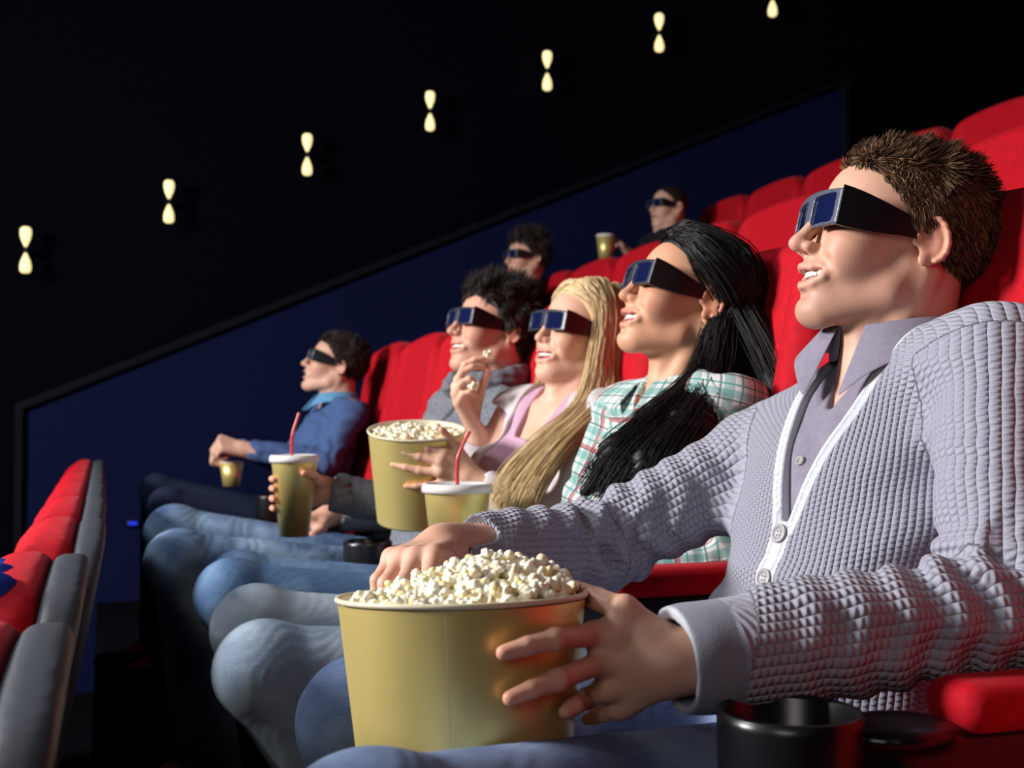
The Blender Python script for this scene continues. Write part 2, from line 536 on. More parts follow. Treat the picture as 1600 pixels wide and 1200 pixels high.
def head_attrs(V, O, R, s=1.0, stub=0.0, fem=False):
    q = ((V - O) @ R) / s
    x, y, z = q.T
    lipz = -.0615 + .10 * np.abs(y) ** 1.0 * .3
    dl = np.sqrt(((z - lipz) / .0125) ** 2 + (y / .031) ** 2)
    lip = smooth01((1.12 - dl) / .25) * (x > .080) * (.75 if fem else .42)
    bl = np.exp(-(((x - .075) / .03) ** 2 + ((np.abs(y) - .036) / .018) ** 2 + ((z + .026) / .018) ** 2)) * .7
    bl += np.exp(-(((x - .118) / .012) ** 2 + (y / .014) ** 2 + ((z + .028) / .012) ** 2)) * .5
    bl += np.exp(-(((x + .012) / .03) ** 2 + ((np.abs(y) - .082) / .012) ** 2 + ((z) / .035) ** 2)) * .8
    st = smooth01((-.040 - z + .25 * (.06 - x)) / .02) * smooth01((x+.02)/.04) * smooth01((z+.15)/.04) * stub
    st += np.exp(-(((x - .10) / .02) ** 2 + (y / .03) ** 2 + ((z + .046) / .006) ** 2)) * stub * .6
    st *= (1 - smooth01((1.3 - dl) / .2))
    return lip, np.clip(bl, 0, 1), np.clip(st, 0, 1)
def teeth_obj(O, R, s, parent):
    S = Shape()
    for i in range(12):
        y = (i - 5.5) * .0060
        x = .0945 - 14 * y * y
        z = -.0578 + 4.5 * y * y
        hw = .0033 if abs(i - 5.5) > 1 else .0037
        yaw = -math.atan(28 * y)
        rt = np.array(Matrix.Rotation(-yaw, 3, 'Z'))
        S.bx(O + R @ (np.array([x, y, z]) * s), np.array([.0026, hw * .93, .0054]) * s, R @ rt, .0018 * s, .0004)
    V, Q = sdf_mesh(S, O - .14, O + .14, .0009 if s > .5 else .001, 16)
    return mesh_obj('teeth', to_local(parent, V), Q, MT['teeth'], parent)

# ------------------------------------------------------------------ hands
FL = [(.044, .026, .021), (.048, .029, .022), (.044, .027, .021), (.034, .021, .018)]
def hand_ops(S, wrist, dv, nv, tv, curls=None, spread=(4, 1, -3, -8), thumb=None, sc=1.0, chains=None, kf=.0045):
    """dv: wrist to knuckles, nv: out of the back of the hand, tv: towards the thumb side. returns list of finger chains"""
    d = nz(dv); n = nz(nv - np.dot(nv, d) * d); t = nz(tv - np.dot(tv, d) * d - np.dot(tv, n) * n)
    w = np.asarray(wrist, float)
    L = lambda a, b, c: w + (d * a + t * b + n * c) * sc
    ko = (.031, .0105, -.0095, -.028); wo = (.017, .006, -.005, -.016); kl = (.092, .095, .089, .080)
    S.rc(L(-.02, 0, 0), L(.02, 0, 0), .024 * sc, .025 * sc, .02 * sc)
    for i in range(4):
        K = np.asarray(chains[i][0], float) if chains and chains.get(i) is not None else L(kl[i], ko[i], -.001)
        S.rc(L(.012, wo[i], 0), K, .0150 * sc, .0112 * sc, .011 * sc)
        S.rc(L(.03, wo[i], -.008), K - n * .007 * sc - d * .008 * sc, .013 * sc, .009 * sc, .011 * sc)
    out = []
    curls = curls or [(20, 25, 15)] * 4
    for i in range(4):
        if chains and chains.get(i) is not None: pts = [np.asarray(p, float) for p in chains[i]]
        else:
            sp = math.radians(spread[i]); pts = [L(kl[i], ko[i], -.002)]
            ang = 0
            for j in range(3):
                ang += math.radians(curls[i][j])
                dd = (d * math.cos(sp) + t * math.sin(sp)) * math.cos(ang) - n * math.sin(ang)
                pts.append(pts[-1] + dd * FL[i][j] * sc)
        q = .87 if i == 3 else 1.0
        rr = [.0102 * q * sc, .0090 * q * sc, .0080 * q * sc, .0066 * q * sc]
        for j in range(3): S.rc(pts[j], pts[j + 1], rr[j], rr[j + 1], (.007 if j == 0 else .002) * sc if j else .008 * sc)
        S.el(pts[1], np.array([.0098, .0098, .0098]) * q * sc, np.eye(3), .003)
        out.append(pts)
    if chains and chains.get('t') is not None: tp = [np.asarray(p, float) for p in chains['t']]
    else:
        th = thumb or [(.55, .75, -.35), (.80, .5, -.35), (.9, .25, -.4)]
        tp = [L(.022, .020, -.008)]
        for v, ln in zip(th, (.044, .034, .028)):
            v = nz(v); tp.append(tp[-1] + (d * v[0] + t * v[1] + n * v[2]) * ln * sc)
    S.rc(tp[0], tp[1], .0165 * sc, .0125 * sc, .012 * sc)
    S.rc(tp[1], out[0][0] - d * .018 * sc - n * .003 * sc, .010 * sc, .010 * sc, .012 * sc)            # web of the thumb
    S.rc(tp[1], tp[2], .0118 * sc, .0102 * sc, .003 * sc)
    S.rc(tp[2], tp[3], .0105 * sc, .0080 * sc, .003 * sc)
    out.append(tp)
    return out

# ------------------------------------------------------------------ hair
def strand_mesh(P, r0, r1, rnd):
    """P (S,n,3) centre lines -> three-sided tapering tubes"""
    P = np.asarray(P, float); Sn, n, _ = P.shape
    T = np.gradient(P, axis=1); T /= np.linalg.norm(T, axis=2, keepdims=True) + 1e-9
    ref = rng.normal(size=(Sn, 1, 3)); N = np.cross(T, np.broadcast_to(ref, T.shape)); N /= np.linalg.norm(N, axis=2, keepdims=True) + 1e-9
    Bn = np.cross(T, N)
    rad = (r0 + (r1 - r0) * np.linspace(0, 1, n) ** 1.5)[None, :, None]
    V = np.stack([P + rad * (math.cos(a) * N + math.sin(a) * Bn) for a in (0, 2.094, 4.189)], 2)
    V = V.reshape(-1, 3)
    b = (np.arange(Sn)[:, None, None] * n + np.arange(n - 1)[None, :, None]) * 3
    k = np.arange(3)[None, None, :]
    k2 = (k + 1) % 3
    Q = np.stack([b + k, b + k2, b + 3 + k2, b + 3 + k], -1).reshape(-1, 4)
    return V, Q, np.repeat(np.asarray(rnd), n * 3)
def join_parts(parts):
    Vs, Qs, Rs = [], [], []; o = 0
    for V, Q, r in parts:
        Vs.append(V); Qs.append(Q + o); Rs.append(np.broadcast_to(r, (len(V),))); o += len(V)
    return np.concatenate(Vs), np.concatenate(Qs), np.concatenate(Rs)
CRC = np.array([-.010, 0, .036]); CRR = np.array([.097, .079, .076])
def scalp(dirs, off=0.0):
    """points on the cranium for directions in the head's space"""
    d = dirs / np.linalg.norm(dirs, axis=-1, keepdims=True)
    k = 1 / np.sqrt(((d / (CRR + 0)) ** 2).sum(-1, keepdims=True))
    return CRC + d * (k + off)
def hairline(x, front=.073):
    return np.interp(x, [-.12, -.07, -.03, -.012, .010, .022, .040, .060, .085, .11], [-.060, -.055, -.035, .018, .000, .026, .044, .066, front, front])
def short_hair(O, R, s, mat, parent, n=9000, ln=(.02, .034), front=.078, up=.32, back=.7, messy=.30, thick=.008, h=.0025, r=.0010, name='hair', extra=None):
    S = Shape()
    S.el(O + R @ (CRC * s), (CRR + thick * .7) * s, R, 0)
    def hl(P):
        q = ((P - O) @ R) / s
        return ((hairline(q[:, 0], front) - q[:, 2]) * .6 * s + .0015 * np.sin(q[:, 1] * 400) + .001 * np.sin(q[:, 0] * 500)).astype(np.float32)
    S.fn(hl, .004 * s, 'i')
    S.disp = lambda P: (.0006 * s * (np.sin(P[:, 0] * 410 + 2 * np.sin(P[:, 2] * 190)) + np.sin(P[:, 1] * 380 + P[:, 2] * 260))).astype(np.float32)
    S.dmax = .003
    V, Q = sdf_mesh(S, O - .16 * s, O + .17 * s, h)
    parts = [(V, Q, .25)]
    d = rng.normal(size=(n * 4, 3)); q = scalp(d, thick)
    m = q[:, 2] > hairline(q[:, 0], front) + rng.uniform(-.001, .006, len(q))
    q = q[m][:n]
    nrm = (q - CRC) / CRR ** 2; nrm /= np.linalg.norm(nrm, axis=1, keepdims=True)
    topw = smooth01((q[:, 2] - .05) / .05)[:, None]
    frw = smooth01((q[:, 0] - .02) / .05)[:, None] * topw
    flow = frw * np.array([.35, 0, .25]) + (topw - frw) * np.array([-.6 * back, 0, .2]) + (1 - topw) * np.array([-.5, 0, -.8])
    clump = np.sin(q @ np.array([[170., 60, 20], [40, 180, 70], [100, 30, 170]]) + 1.5 * np.sin(q[:, [1, 2, 0]] * 90)) 
    dr = nrm * (up * (.35 + .65 * topw + .5 * frw)) + flow + messy * (1.1 * clump + .25 * rng.normal(size=q.shape))
    dr /= np.linalg.norm(dr, axis=1, keepdims=True)
    L = rng.uniform(ln[0], ln[1], len(q))[:, None] * (.45 + .55 * topw)
    bend = flow * .5 + messy * (.5 * clump[:, [2, 0, 1]] + .12 * rng.normal(size=q.shape))
    ts = np.linspace(0, 1, 5)
    bend = bend + frw * np.array([-.5, 0, .1])
    P = np.stack([q + dr * L * t + bend * L * t * t for t in ts], 1)
    P = O + (P * s) @ R.T
    parts.append(strand_mesh(P, r * s, r * .25 * s, rng.uniform(0, 1, len(q)) ** 1.6))
    V, Q, rn = join_parts(parts)
    return mesh_obj(name, to_local(parent, V), Q, mat, parent, attrs={'rnd': rn})
def catmull(P, n):
    """P (S,m,3) -> (S,n,3)"""
    Pm = np.concatenate([2 * P[:, :1] - P[:, 1:2], P, 2 * P[:, -1:] - P[:, -2:-1]], 1)
    m = P.shape[1]; u = np.linspace(0, m - 1 - 1e-6, n); i = u.astype(int); t = (u - i)[None, :, None]
    p0, p1, p2, p3 = (Pm[:, i + k] for k in range(4))
    return .5 * (2 * p1 + (p2 - p0) * t + (2 * p0 - 5 * p1 + 4 * p2 - p3) * t * t + (3 * p1 - p0 - 3 * p2 + p3) * t ** 3)
def lock(guides, n, spread, npt=22, jit=.004, r=.0009, wave=.0):
    """hair bundle: guides = list over the bundle's width of polylines (m,3); strands blend neighbours"""
    G = np.asarray(guides, float)                     # (g,m,3)
    g, m, _ = G.shape
    a = rng.uniform(0, g - 1 - 1e-6, n); i = a.astype(int); t = (a - i)[:, None, None]
    P = G[i] * (1 - t) + G[i + 1] * t
    off = rng.normal(size=(n, 1, 3)) * np.linspace(.5, 1, m)[None, :, None] * spread
    off[:, 0] *= .6 if True else 1
    P = P + off + rng.normal(size=P.shape) * jit
    P = catmull(P, npt)
    if wave:
        ph = rng.uniform(0, 6.28, (n, 1, 1)); k = np.linspace(0, 1, npt)[None, :, None]
        P = P + wave * k * np.sin(ph * .3 + k * 14 + rng.uniform(0, .6, (n, 1, 1))) * rng.normal(size=(1, 1, 3))
    # uneven ends
    cutl = rng.uniform(.86, 1, (n, 1, 1)); 
    base = P[:, :1]
    idx = np.linspace(0, 1, npt)[None, :] * cutl[:, :, 0] * (npt - 1)
    i0 = np.minimum(idx.astype(int), npt - 2); tt = (idx - i0)[..., None]
    P = np.take_along_axis(P, i0[..., None].repeat(3, 2), 1) * (1 - tt) + np.take_along_axis(P, (i0 + 1)[..., None].repeat(3, 2), 1) * tt
    band = .5 + .5 * np.sin(a * 9.0 + rng.normal(size=n) * .5)
    rnd = np.clip(.15 + .7 * band * rng.uniform(.5, 1, n), 0, 1)
    return strand_mesh(P, r, r * .45, rnd)
def comb(O, R, s, root_dirs, anchor_dirs, fall, k=4, off=.008):
    """guides that run over the scalp from roots to anchors and then fall through world points.
    root_dirs, anchor_dirs: (g,3) directions in the head's space; fall: (g,f,3) world points"""
    out = []
    for rd, ad, fl in zip(root_dirs, anchor_dirs, fall):
        rd = nz(rd); ad = nz(ad); pts = []
        for j in range(k):
            t = j / (k - 1); d = rd * (1 - t) + ad * t
            p = scalp(d[None], off + .004 * math.sin(t * 3.1))[0]
            pts.append(O + R @ (p * s))
        pts += [np.asarray(f, float) for f in fl]
        out.append(pts)
    return out
# ------------------------------------------------------------------ 3D glasses
GLASSES_GROUP = '3D glasses worn by the audience'
def glasses(O, R, s, label, pitch=0.0, drop=0.0, width=.144, hgt=.047, fm='frame2'):
    """thick black 3D glasses resting on nose and ears of the head at O"""
    e = empty('glasses', O + R @ (np.array([.10, 0, .012]) * s))
    tag(e, label, 'glasses', GLASSES_GROUP)
    Rg = R @ np.array(Matrix.Rotation(math.radians(pitch), 3, 'Y'))
    W = lambda p: O + Rg @ ((np.asarray(p, float) + [0, 0, drop]) * s)
    hw = width / 2; hh = hgt / 2; x0 = .1075; zc = .012
    def xs(y): return x0 - 1.9 * y * y                           # wrap of the front
    S = Shape()
    n = 10
    def front(P):
        q = ((P - O) @ Rg) / s - np.array([0, 0, drop])
        x, y, z = q.T
        ay = np.abs(y)
        top = hh - .004 * (ay / hw) ** 2
        bot = -hh + .006 * np.clip(1 - ay / .02, 0, 1) * 2.0 + .002
        dz = np.maximum(z - zc - top, bot - (z - zc))
        dy = ay - hw
        dx = np.abs(x - (x0 - 1.9 * y * y)) - .0030
        a = np.maximum(np.stack([dx, dy, dz], 1) + .002, 0)
        outer = np.sqrt((a ** 2).sum(1)) - .002
        # bridge notch and lens openings
        ly = np.abs(ay - .0360) - .0265; lz = np.abs(z - zc + .0005) - .0170
        b = np.maximum(np.stack([ly, lz], 1) + .006, 0)
        hole = np.sqrt((b ** 2).sum(1)) - .006 + np.minimum(np.maximum(ly, lz) + .006, 0)
        notch = np.sqrt(y ** 2 + (z - zc + hh + .002) ** 2) - .0135
        return (np.maximum(np.maximum(outer, -hole), -notch) * s).astype(np.float32)
    S.fn(front, 0)
    V, Q = sdf_mesh(S, W([x0, 0, zc]) - .10 * s, W([x0, 0, zc]) + .10 * s, .0013 if s > .5 else .002, 12)
    fo = mesh_obj('frame', to_local(e, V), Q, MT[fm], e)
    for sd in (-1, 1):
        ys = np.linspace(.008, .065, 10); zs = np.linspace(-.0180, .0172, 5)
        V = [W([xs(y) + .0005, sd * y, zc + z]) for y in ys for z in zs] + [W([xs(y) - .0012, sd * y, zc + z]) for y in ys for z in zs]
        m = len(zs); k = len(ys) * m; F_ = []
        for i in range(len(ys) - 1):
            for j in range(m - 1):
                q = [i * m + j, i * m + j + 1, (i + 1) * m + j + 1, (i + 1) * m + j]
                F_.append(q if sd > 0 else q[::-1]); F_.append([a + k for a in (q[::-1] if sd > 0 else q)])
        mesh_obj('lens', to_local(e, np.array(V)), F_, MT['lens'], e)
        # temple: tall flat arm that tapers to the ear
        T_ = []
        N_ = 12
        for i in range(N_ + 1):
            t = i / N_
            x = xs(hw) + .002 - t * (xs(hw) + .022)
            y = sd * (hw + .0005 + .006 * math.sin(t * 3.14) * .5)
            h2 = hh * (1 - .62 * smooth01(np.array(t)).item()) * .98
            zz = zc - .004 * t - (.004 * t)
            for dx_, dz in ((-.0014, h2), (.0014, h2), (.0014, -h2), (-.0014, -h2)):
                T_.append(W([x, y + dx_, zz + dz]))
        F_ = []
        for i in range(N_):
            for j in range(4): F_.append([i * 4 + j, i * 4 + (j + 1) % 4, i * 4 + 4 + (j + 1) % 4, i * 4 + 4 + j])
        F_.append([3, 2, 1, 0]); F_.append([N_ * 4 + j for j in range(4)])
        t_ = mesh_obj('temple', to_local(e, np.array(T_)), F_, MT['glossblack'], e, smooth=False)
    return e

# ------------------------------------------------------------------ torsos
def seg_uv(V, pts, refv):
    """distance to polyline, arc length along it, angle around it"""
    best = np.full(len(V), 9e9); vv = np.zeros(len(V)); uu = np.zeros(len(V)); base = 0
    for a, b in zip(pts[:-1], pts[1:]):
        ba = b - a; L = np.linalg.norm(ba); t = ((V - a) @ ba) / (L * L)
        tc = np.clip(t, 0, 1); r = V - (a + tc[:, None] * ba); d = np.linalg.norm(r, axis=1)
        ax = ba / L; e1 = nz(refv - np.dot(refv, ax) * ax); e2 = np.cross(ax, e1)
        rr = V - a; ang = np.arctan2(rr @ e2, rr @ e1)
        m = d < best
        best = np.where(m, d, best); vv = np.where(m, base + t * L, vv); uu = np.where(m, ang, uu)
        base += L
    return best, vv, uu
def garment(name, S, lo, hi, h, mat, parent, TO, TR, arms, ref, limb_r=.05, extra=None, relax=1):
    """mesh a garment and give it knit coordinates: torso panel + one strip per sleeve"""
    V, Q = sdf_mesh(S, lo, hi, h)
    if relax: V = laplace(V, Q, relax, .5)
    q = (V - TO) @ TR
    tu = np.arctan2(q[:, 1], q[:, 0] + .02) * .15 * 1.3; tv = q[:, 2] * 1.15
    td = np.maximum(np.sqrt((q[:, 0] / .9) ** 2 + (q[:, 1] / 1.25) ** 2) - .095, 0)
    kuv = np.stack([tu, tv, np.zeros_like(tu)], 1); arm = np.zeros(len(V)); va = np.zeros(len(V))
    for pts in arms:
        d, v, u = seg_uv(V, [np.asarray(p, float) for p in pts], ref)
        m = (d - limb_r < td) | (v > .16) & (d < .075)
        m &= v > .0
        kuv[m, 0] = u[m] * .052 + 5; kuv[m, 1] = v[m]; arm[m] = 1; va[m] = v[m]
    attrs = {'kuv': kuv}
    if extra: attrs.update(extra(V, kuv, arm, va, q))
    return mesh_obj(name, to_local(parent, V), Q, mat, parent, attrs=attrs), V, Q
def button(p, n, r, mat, parent, name='button'):
    n = nz(n); a = nz(np.cross(n, [0, 0, 1])); b = np.cross(n, a)
    prof = [(0, .0), (.25 * r, 0), (.62 * r, .0002), (.7 * r, .0016), (.9 * r, .0022), (r, .0012), (r, -.002), (0, -.002)]
    V = []; F_ = []; k = 20
    for rr, z in prof:
        for i in range(k):
            t = 2 * math.pi * i / k
            V.append(p + n * (z + .001) + (a * math.cos(t) + b * math.sin(t)) * max(rr, 1e-5))
    for j in range(len(prof) - 1):
        for i in range(k): F_.append([j * k + i, (j + 1) * k + i, (j + 1) * k + (i + 1) % k, j * k + (i + 1) % k])
    nf = len(F_)
    for sx in (-1, 1):                                        # four thread holes
        for sy in (-1, 1):
            c = p + n * .0014 + (a * sx + b * sy) * r * .2; b0 = len(V)
            for i in range(6):
                t = i * math.pi / 3; V.append(c + (a * math.cos(t) + b * math.sin(t)) * r * .09)
            F_.append([b0 + i for i in range(6)])
    return mesh_obj(name, to_local(parent, np.array(V)), F_, None, parent, mats=[mat, MT['black']], midx=[0] * nf + [1] * 4)
def collar(name, c, TR, r_in, r_out, h_in, h_out, gap, mat, parent, tip=.03, thick=.0022, lean=(0, 0), el=1.0, kuv=True):
    """folded shirt collar around the neck; gap = half opening angle at the front (deg)"""
    n = 40; V = []; UV = []
    rows = 6
    for i in range(n + 1):
        th = math.radians(gap + (360 - 2 * gap) * i / n)
        back = .5 - .5 * math.cos(th)                    # 1 at the nape
        endw = math.exp(-min(i, n - i) / 3.0)
        for j in range(rows):
            # inner stand, fold, outer flap
            t = j / (rows - 1)
            if t < .4:
                k = t / .4; r = r_in + (.004) * k; z = h_in * k + .018 * back * k
            else:
                k = (t - .4) / .6; r = r_in + .004 + (r_out - r_in) * k; z = h_in + .018 * back - (h_in - h_out + tip * endw) * k
            th2 = th - (1 if i > n / 2 else -1) * (-.10) * endw * max(0, t - .4)
            v = np.array([r * math.cos(th2) + lean[0] * (z), r * el * math.sin(th2), z - .018 * (1 - back) ** 2])
            V.append(c + TR @ v); UV.append((th * .07, z, 0))
    V = np.array(V); m = rows; F_ = []
    for i in range(n):
        for j in range(m - 1): F_.append([i * m + j, (i + 1) * m + j, (i + 1) * m + j + 1, i * m + j + 1])
    o = mesh_obj(name, to_local(parent, V), F_, mat, parent, attrs={'kuv': np.array(UV)})
    md = o.modifiers.new('thickness', 'SOLIDIFY'); md.thickness = thick; md.offset = 0
    md = o.modifiers.new('smooth', 'SUBSURF'); md.levels = 1; md.render_levels = 2
    return o
def leg_ops(S, hip, knee, ank, r=(.088, .066, .052, .046), k=.03):
    S.rc(hip, knee, r[0], r[1], k)
    S.rc(knee, ank, r[1] * .97, r[3], .02)
    up = nz(np.cross(np.cross(nz(knee - hip), A(0, 0, 1)), nz(knee - hip)))
    S.el(knee + up * .004, A(.066, .064, .066) * (r[1] / .066), np.eye(3), .02)
def jeans(parent, hips, knees, anks, pel, mat, h, r=(.088, .066, .052, .046), amp=.0028):
    S = Shape()
    S.el(pel, (.12, .165, .105), np.eye(3), .04)
    for a, b, c in zip(hips, knees, anks): leg_ops(S, np.asarray(a), np.asarray(b), np.asarray(c), r)
    kn = [np.asarray(k, np.float32) for k in knees]; hp = [np.asarray(k, np.float32) for k in hips]
    def disp(P):
        d = np.zeros(len(P), np.float32)
        for a, b in zip(hp, kn):
            near = np.exp(-((P - b - A(.10, 0, -.05)) ** 2).sum(1) / .09 ** 2)
            ax = nz(b - a)
            s_ = fold(P, 1, 100, ax * .8 + A(0, .9, .6), 1.0, 1.9); d += amp * .55 * (1 - 2 * np.abs(s_) ** .7) * (.15 + .45 * near)
            near = np.exp(-((P - a) ** 2).sum(1) / .14 ** 2)
            d += fold(P, amp * 1.2, 70, ax * .5 + A(0, .9, .4), 2.0, .9) * near
        return d.astype(np.float32)
    S.disp = disp; S.dmax = amp * 2.5
    pts = np.array([pel] + list(hips) + list(knees) + list(anks))
    V, Q = sdf_mesh(S, pts.min(0) - .2, pts.max(0) + .2, h)
    return mesh_obj('jeans', to_local(parent, V), Q, mat, parent)
def shoes(parent, anks, h=.006):
    for a in anks:
        a = np.asarray(a, float); S = Shape()
        g = a[2] - .085
        S.el(A(a[0] + .01, a[1], g + .05), (.05, .042, .055), np.eye(3), .02)
        S.rc(A(a[0] + .03, a[1], g + .035), A(a[0] - .17, a[1] - .01, g + .028), .038, .034, .03)
        S.cvx([[0, 0, -1]], [-(g)], .004, 'i')
        S.ops[-1] = ('i', Prim('cvx', [[0, 0, -1]], [-(g)]), .004)
        V, Q = sdf_mesh(S, a - A(.3, .12, .15), a + A(.15, .12, .1), h)
        mesh_obj('shoe', to_local(parent, V), Q, MT['black'], parent)
def skin_body(root, S, pts, h, O, R, s, mat, stub=0, fem=False, nails=()):
    pts = np.array(pts)
    V, Q = sdf_mesh(S, pts.min(0) - .16, pts.max(0) + .16, h)
    lip, bl, st = head_attrs(V, O, R, s, stub, fem)
    for tipp in nails: 
        g = np.exp(-((V - tipp) ** 2).sum(1) / .012 ** 2); bl = np.clip(bl + .7 * g, 0, 1)
    me_o = mesh_obj('body', V - np.array(root), Q, mat, None, attrs={'lip': lip, 'blush': bl, 'stubble': st})
    me_o.name = 'person'
    me_o.location = root
    return me_o
# ------------------------------------------------------------------ people
def on_cyl(px, py, c, r_of_z, add=.009):
    """surface point of an upright round container in the direction of a photo pixel"""
    d = ray_dir(px, py); o = np.array([0, 0, CAM_Z]); r = r_of_z(c[2]) + add
    z = c[2]
    for _ in range(4):
        a = d[0] ** 2 + d[1] ** 2; b = -2 * (d[0] * c[0] + d[1] * c[1]); q = c[0] ** 2 + c[1] ** 2 - r * r
        D = b * b - 4 * a * q
        t = (-b - math.sqrt(max(D, 0))) / (2 * a)
        p = o + d * t; r = r_of_z(p[2]) + add
    return p
def grip(c, rad, zs, a0, a1, add=.010, n=4, squeeze=1.0):
    out = {}
    for i, z in enumerate(zs):
        ch = []
        for j in range(n):
            a = math.radians(a0 + (a1 - a0) * (j / (n - 1)) * (squeeze if i else 1)); r = rad + add * (1.0 if j else 1.35)
            ch.append(A(c[0] + r * math.cos(a), c[1] + r * math.sin(a), z))
        out[i] = ch
    return out
def torso_frame(nb, pel, yaw):
    u = nz(np.asarray(nb) - np.asarray(pel)); y = math.radians(yaw)
    f = A(-math.cos(y), -math.sin(y), 0); f = nz(f - np.dot(f, u) * u)
    return np.stack([f, np.cross(u, f), u], 1)
def torso_ops(S, p, off=0.0, k=.04, hem=True):
    TR = p['TR']; nb, ch, be, pe = (np.asarray(p[q], float) for q in ('nb', 'chest', 'belly', 'pel'))
    w = p.get('w', 1.0)
    S.rc(p['shL'], p['shR'], .052 + off, .052 + off, k)
    S.el(ch, A(.108, .160 * w, .165) + off, TR, k)
    S.el(be, A(.118 * p.get('bd', 1), .150 * w, .135) + off, TR, .05)
    S.el(pe, A(.118, .160 * w, .115) + off, TR, .05)
    for q in ('shL', 'shR'):
        S.rc(nb + TR @ A(-.012, 0, .012), nb * .35 + np.asarray(p[q]) * .65 + TR @ A(-.01, 0, .012), .042 + off, .045 + off, k)
    if p.get('fem'):
        for y in (-1, 1):
            b_ = p.get('bust', 1.0); S.el(ch + TR @ A(.070 + .015 * b_, y * .068, -.025), A(.052, .060, .058) * b_ + off, TR, .03)
def sleeve(S, sh, elb, wr, r, k=.02, k0=.035):
    S.rc(sh, elb, r[0], r[1], k0)
    S.rc(elb, wr, r[1] * 1.0, r[2], k)
def cuff_cut(S, elb, wr, r, back=.0):
    """end a sleeve cleanly at the wrist, open like a cuff"""
    ax = nz(np.asarray(wr) - np.asarray(elb)); e1 = nz(np.cross(ax, A(0, .3, 1))); e2 = np.cross(ax, e1)
    wr = np.asarray(wr) - ax * back
    N = [-ax, ax, e1, -e1, e2, -e2]
    o = [-np.dot(ax, wr), np.dot(ax, wr) + .09] + [np.dot(n, wr) + .075 for n in (e1, -e1, e2, -e2)]
    S.cvx(N, o, .003, 's')
    S.rc(wr - ax * .03, wr + ax * .05, r, r, .003, 's')
def wedge(S, TO, TR, tri, front=.01, k=.004):
    """remove the region in front of the plane, inside polygon tri given as (left, up) pairs counter-clockwise seen from the front"""
    N = []; o = []
    cen = np.mean(np.array(tri), 0)
    for (a, b) in zip(tri, tri[1:] + tri[:1]):
        e = np.array(b) - np.array(a); nn = np.array([e[1], -e[0]]); nn = nn / np.linalg.norm(nn)
        if np.dot(nn, cen - np.array(a)) > 0: nn = -nn
        nw = TR @ A(0, nn[0], nn[1]); N.append(nw); o.append(np.dot(nw, TO) + np.dot(nn, a))
    nw = TR @ A(-1, 0, 0); N.append(nw); o.append(np.dot(nw, TO) - front)
    S.cvx(N, o, k, 's')
def tri_sd(q, tri):
    """signed distance (2D) of (left, up) coordinates to polygon edges, negative inside (convex)"""
    cen = np.mean(np.array(tri), 0); out = []
    for (a, b) in zip(tri, tri[1:] + tri[:1]):
        e = np.array(b) - np.array(a); nn = np.array([e[1], -e[0]]); nn = nn / np.linalg.norm(nn)
        if np.dot(nn, cen - np.array(a)) > 0: nn = -nn
        out.append((q - np.array(a)) @ nn)
    return np.max(out, 0)
def person_skin(p, name_label, group=None, h=.003, skin='skin_m', stub=0.0, hands=(), nails=True, teeth=True):
    O, R, s = p['O'], p['R'], p.get('s', 1.0)
    S = Shape()
    head_ops(S, O, R, s, p.get('fem', False), 1.0, p.get('wide', 1.0))
    nb = np.asarray(p['nb'], float); TR = p['TR']
    nr = .050 if p.get('fem') else .058
    S.rc(O + R @ A(-.028, 0, -.045) * s, nb + TR @ A(-.015, 0, .01), nr * .98 * s, nr * 1.05 * s, .022)
    S.rc(O + R @ A(.012, 0, -.070) * s, nb + TR @ A(.030, 0, .005), .030 * s, .030 * s, .022)
    for y in (-1, 1):                                                          # neck muscles to the collar bones
        S.rc(O + R @ A(-.022, y * .055, -.035) * s, nb + TR @ A(.038, y * .018, -.022), .015, .012, .014)
        S.rc(nb + TR @ A(.040, y * .02, -.030), nb * .3 + np.asarray(p['shL' if y > 0 else 'shR']) * .7 + TR @ A(.03, 0, .02), .011, .010, .014)
    torso_ops(S, p, -.012, .03)
    pts = [O - .02, O + .02, nb, p['pel'], p['shL'], p['shR']]
    tips = []
    for (sh, elb, wr, hd) in p['arms']:
        S.rc(sh, elb, .046, .038, .03); S.rc(elb, wr, .040, .026 * p.get('hs', 1), .015)
        ch = hand_ops(S, wr, **hd)
        tips += [c[-1] for c in ch]; pts += [sh, elb, wr] + [c[-1] for c in ch]
    for a, b, c in zip(p['hips'], p['knees'], p['anks']):
        S.rc(a, b, .065, .050, .03); S.rc(b, c, .048, .034, .02)
        S.rc(c, np.asarray(c) + A(-.12, 0, -.05), .034, .022, .02); pts += [a, b, c]
    root = A(p['pel'][0], p['pel'][1], p.get('floor', 0.0))
    o = skin_body(root, S, pts, h, O, R, s, MT[skin], stub, p.get('fem', False), tips)
    tag(o, name_label, 'person', group)
    if teeth: teeth_obj(O, R, s, o)
    return o
def nails_on(parent, tips, R_):
    pass
def body_defaults(y, x=0, z=0, **kw):
    """joints of a seated viewer whose row place is y; kw overrides"""
    p = dict(nb=A(.905 + x, y, .955 + z), pel=A(.79 + x, y, .52 + z), chest=A(.875 + x, y, .80 + z), belly=A(.815 + x, y, .64 + z),
             shL=A(.905 + x, y - .175, .925 + z), shR=A(.905 + x, y + .175, .925 + z),
             hips=[A(.78 + x, y - .10, .50 + z), A(.78 + x, y + .10, .50 + z)],
             knees=[A(.22 + x, y - .13, .58 + z), A(.22 + x, y + .13, .58 + z)],
             anks=[A(.26 + x, y - .13, .085 + z), A(.26 + x, y + .13, .085 + z)], w=1.0, floor=z, yaw=0)
    p.update(kw)
    p['TR'] = torso_frame(p['nb'], p['pel'], p['yaw'])
    return p
REST = dict(curls=[(15, 20, 12)] * 4)

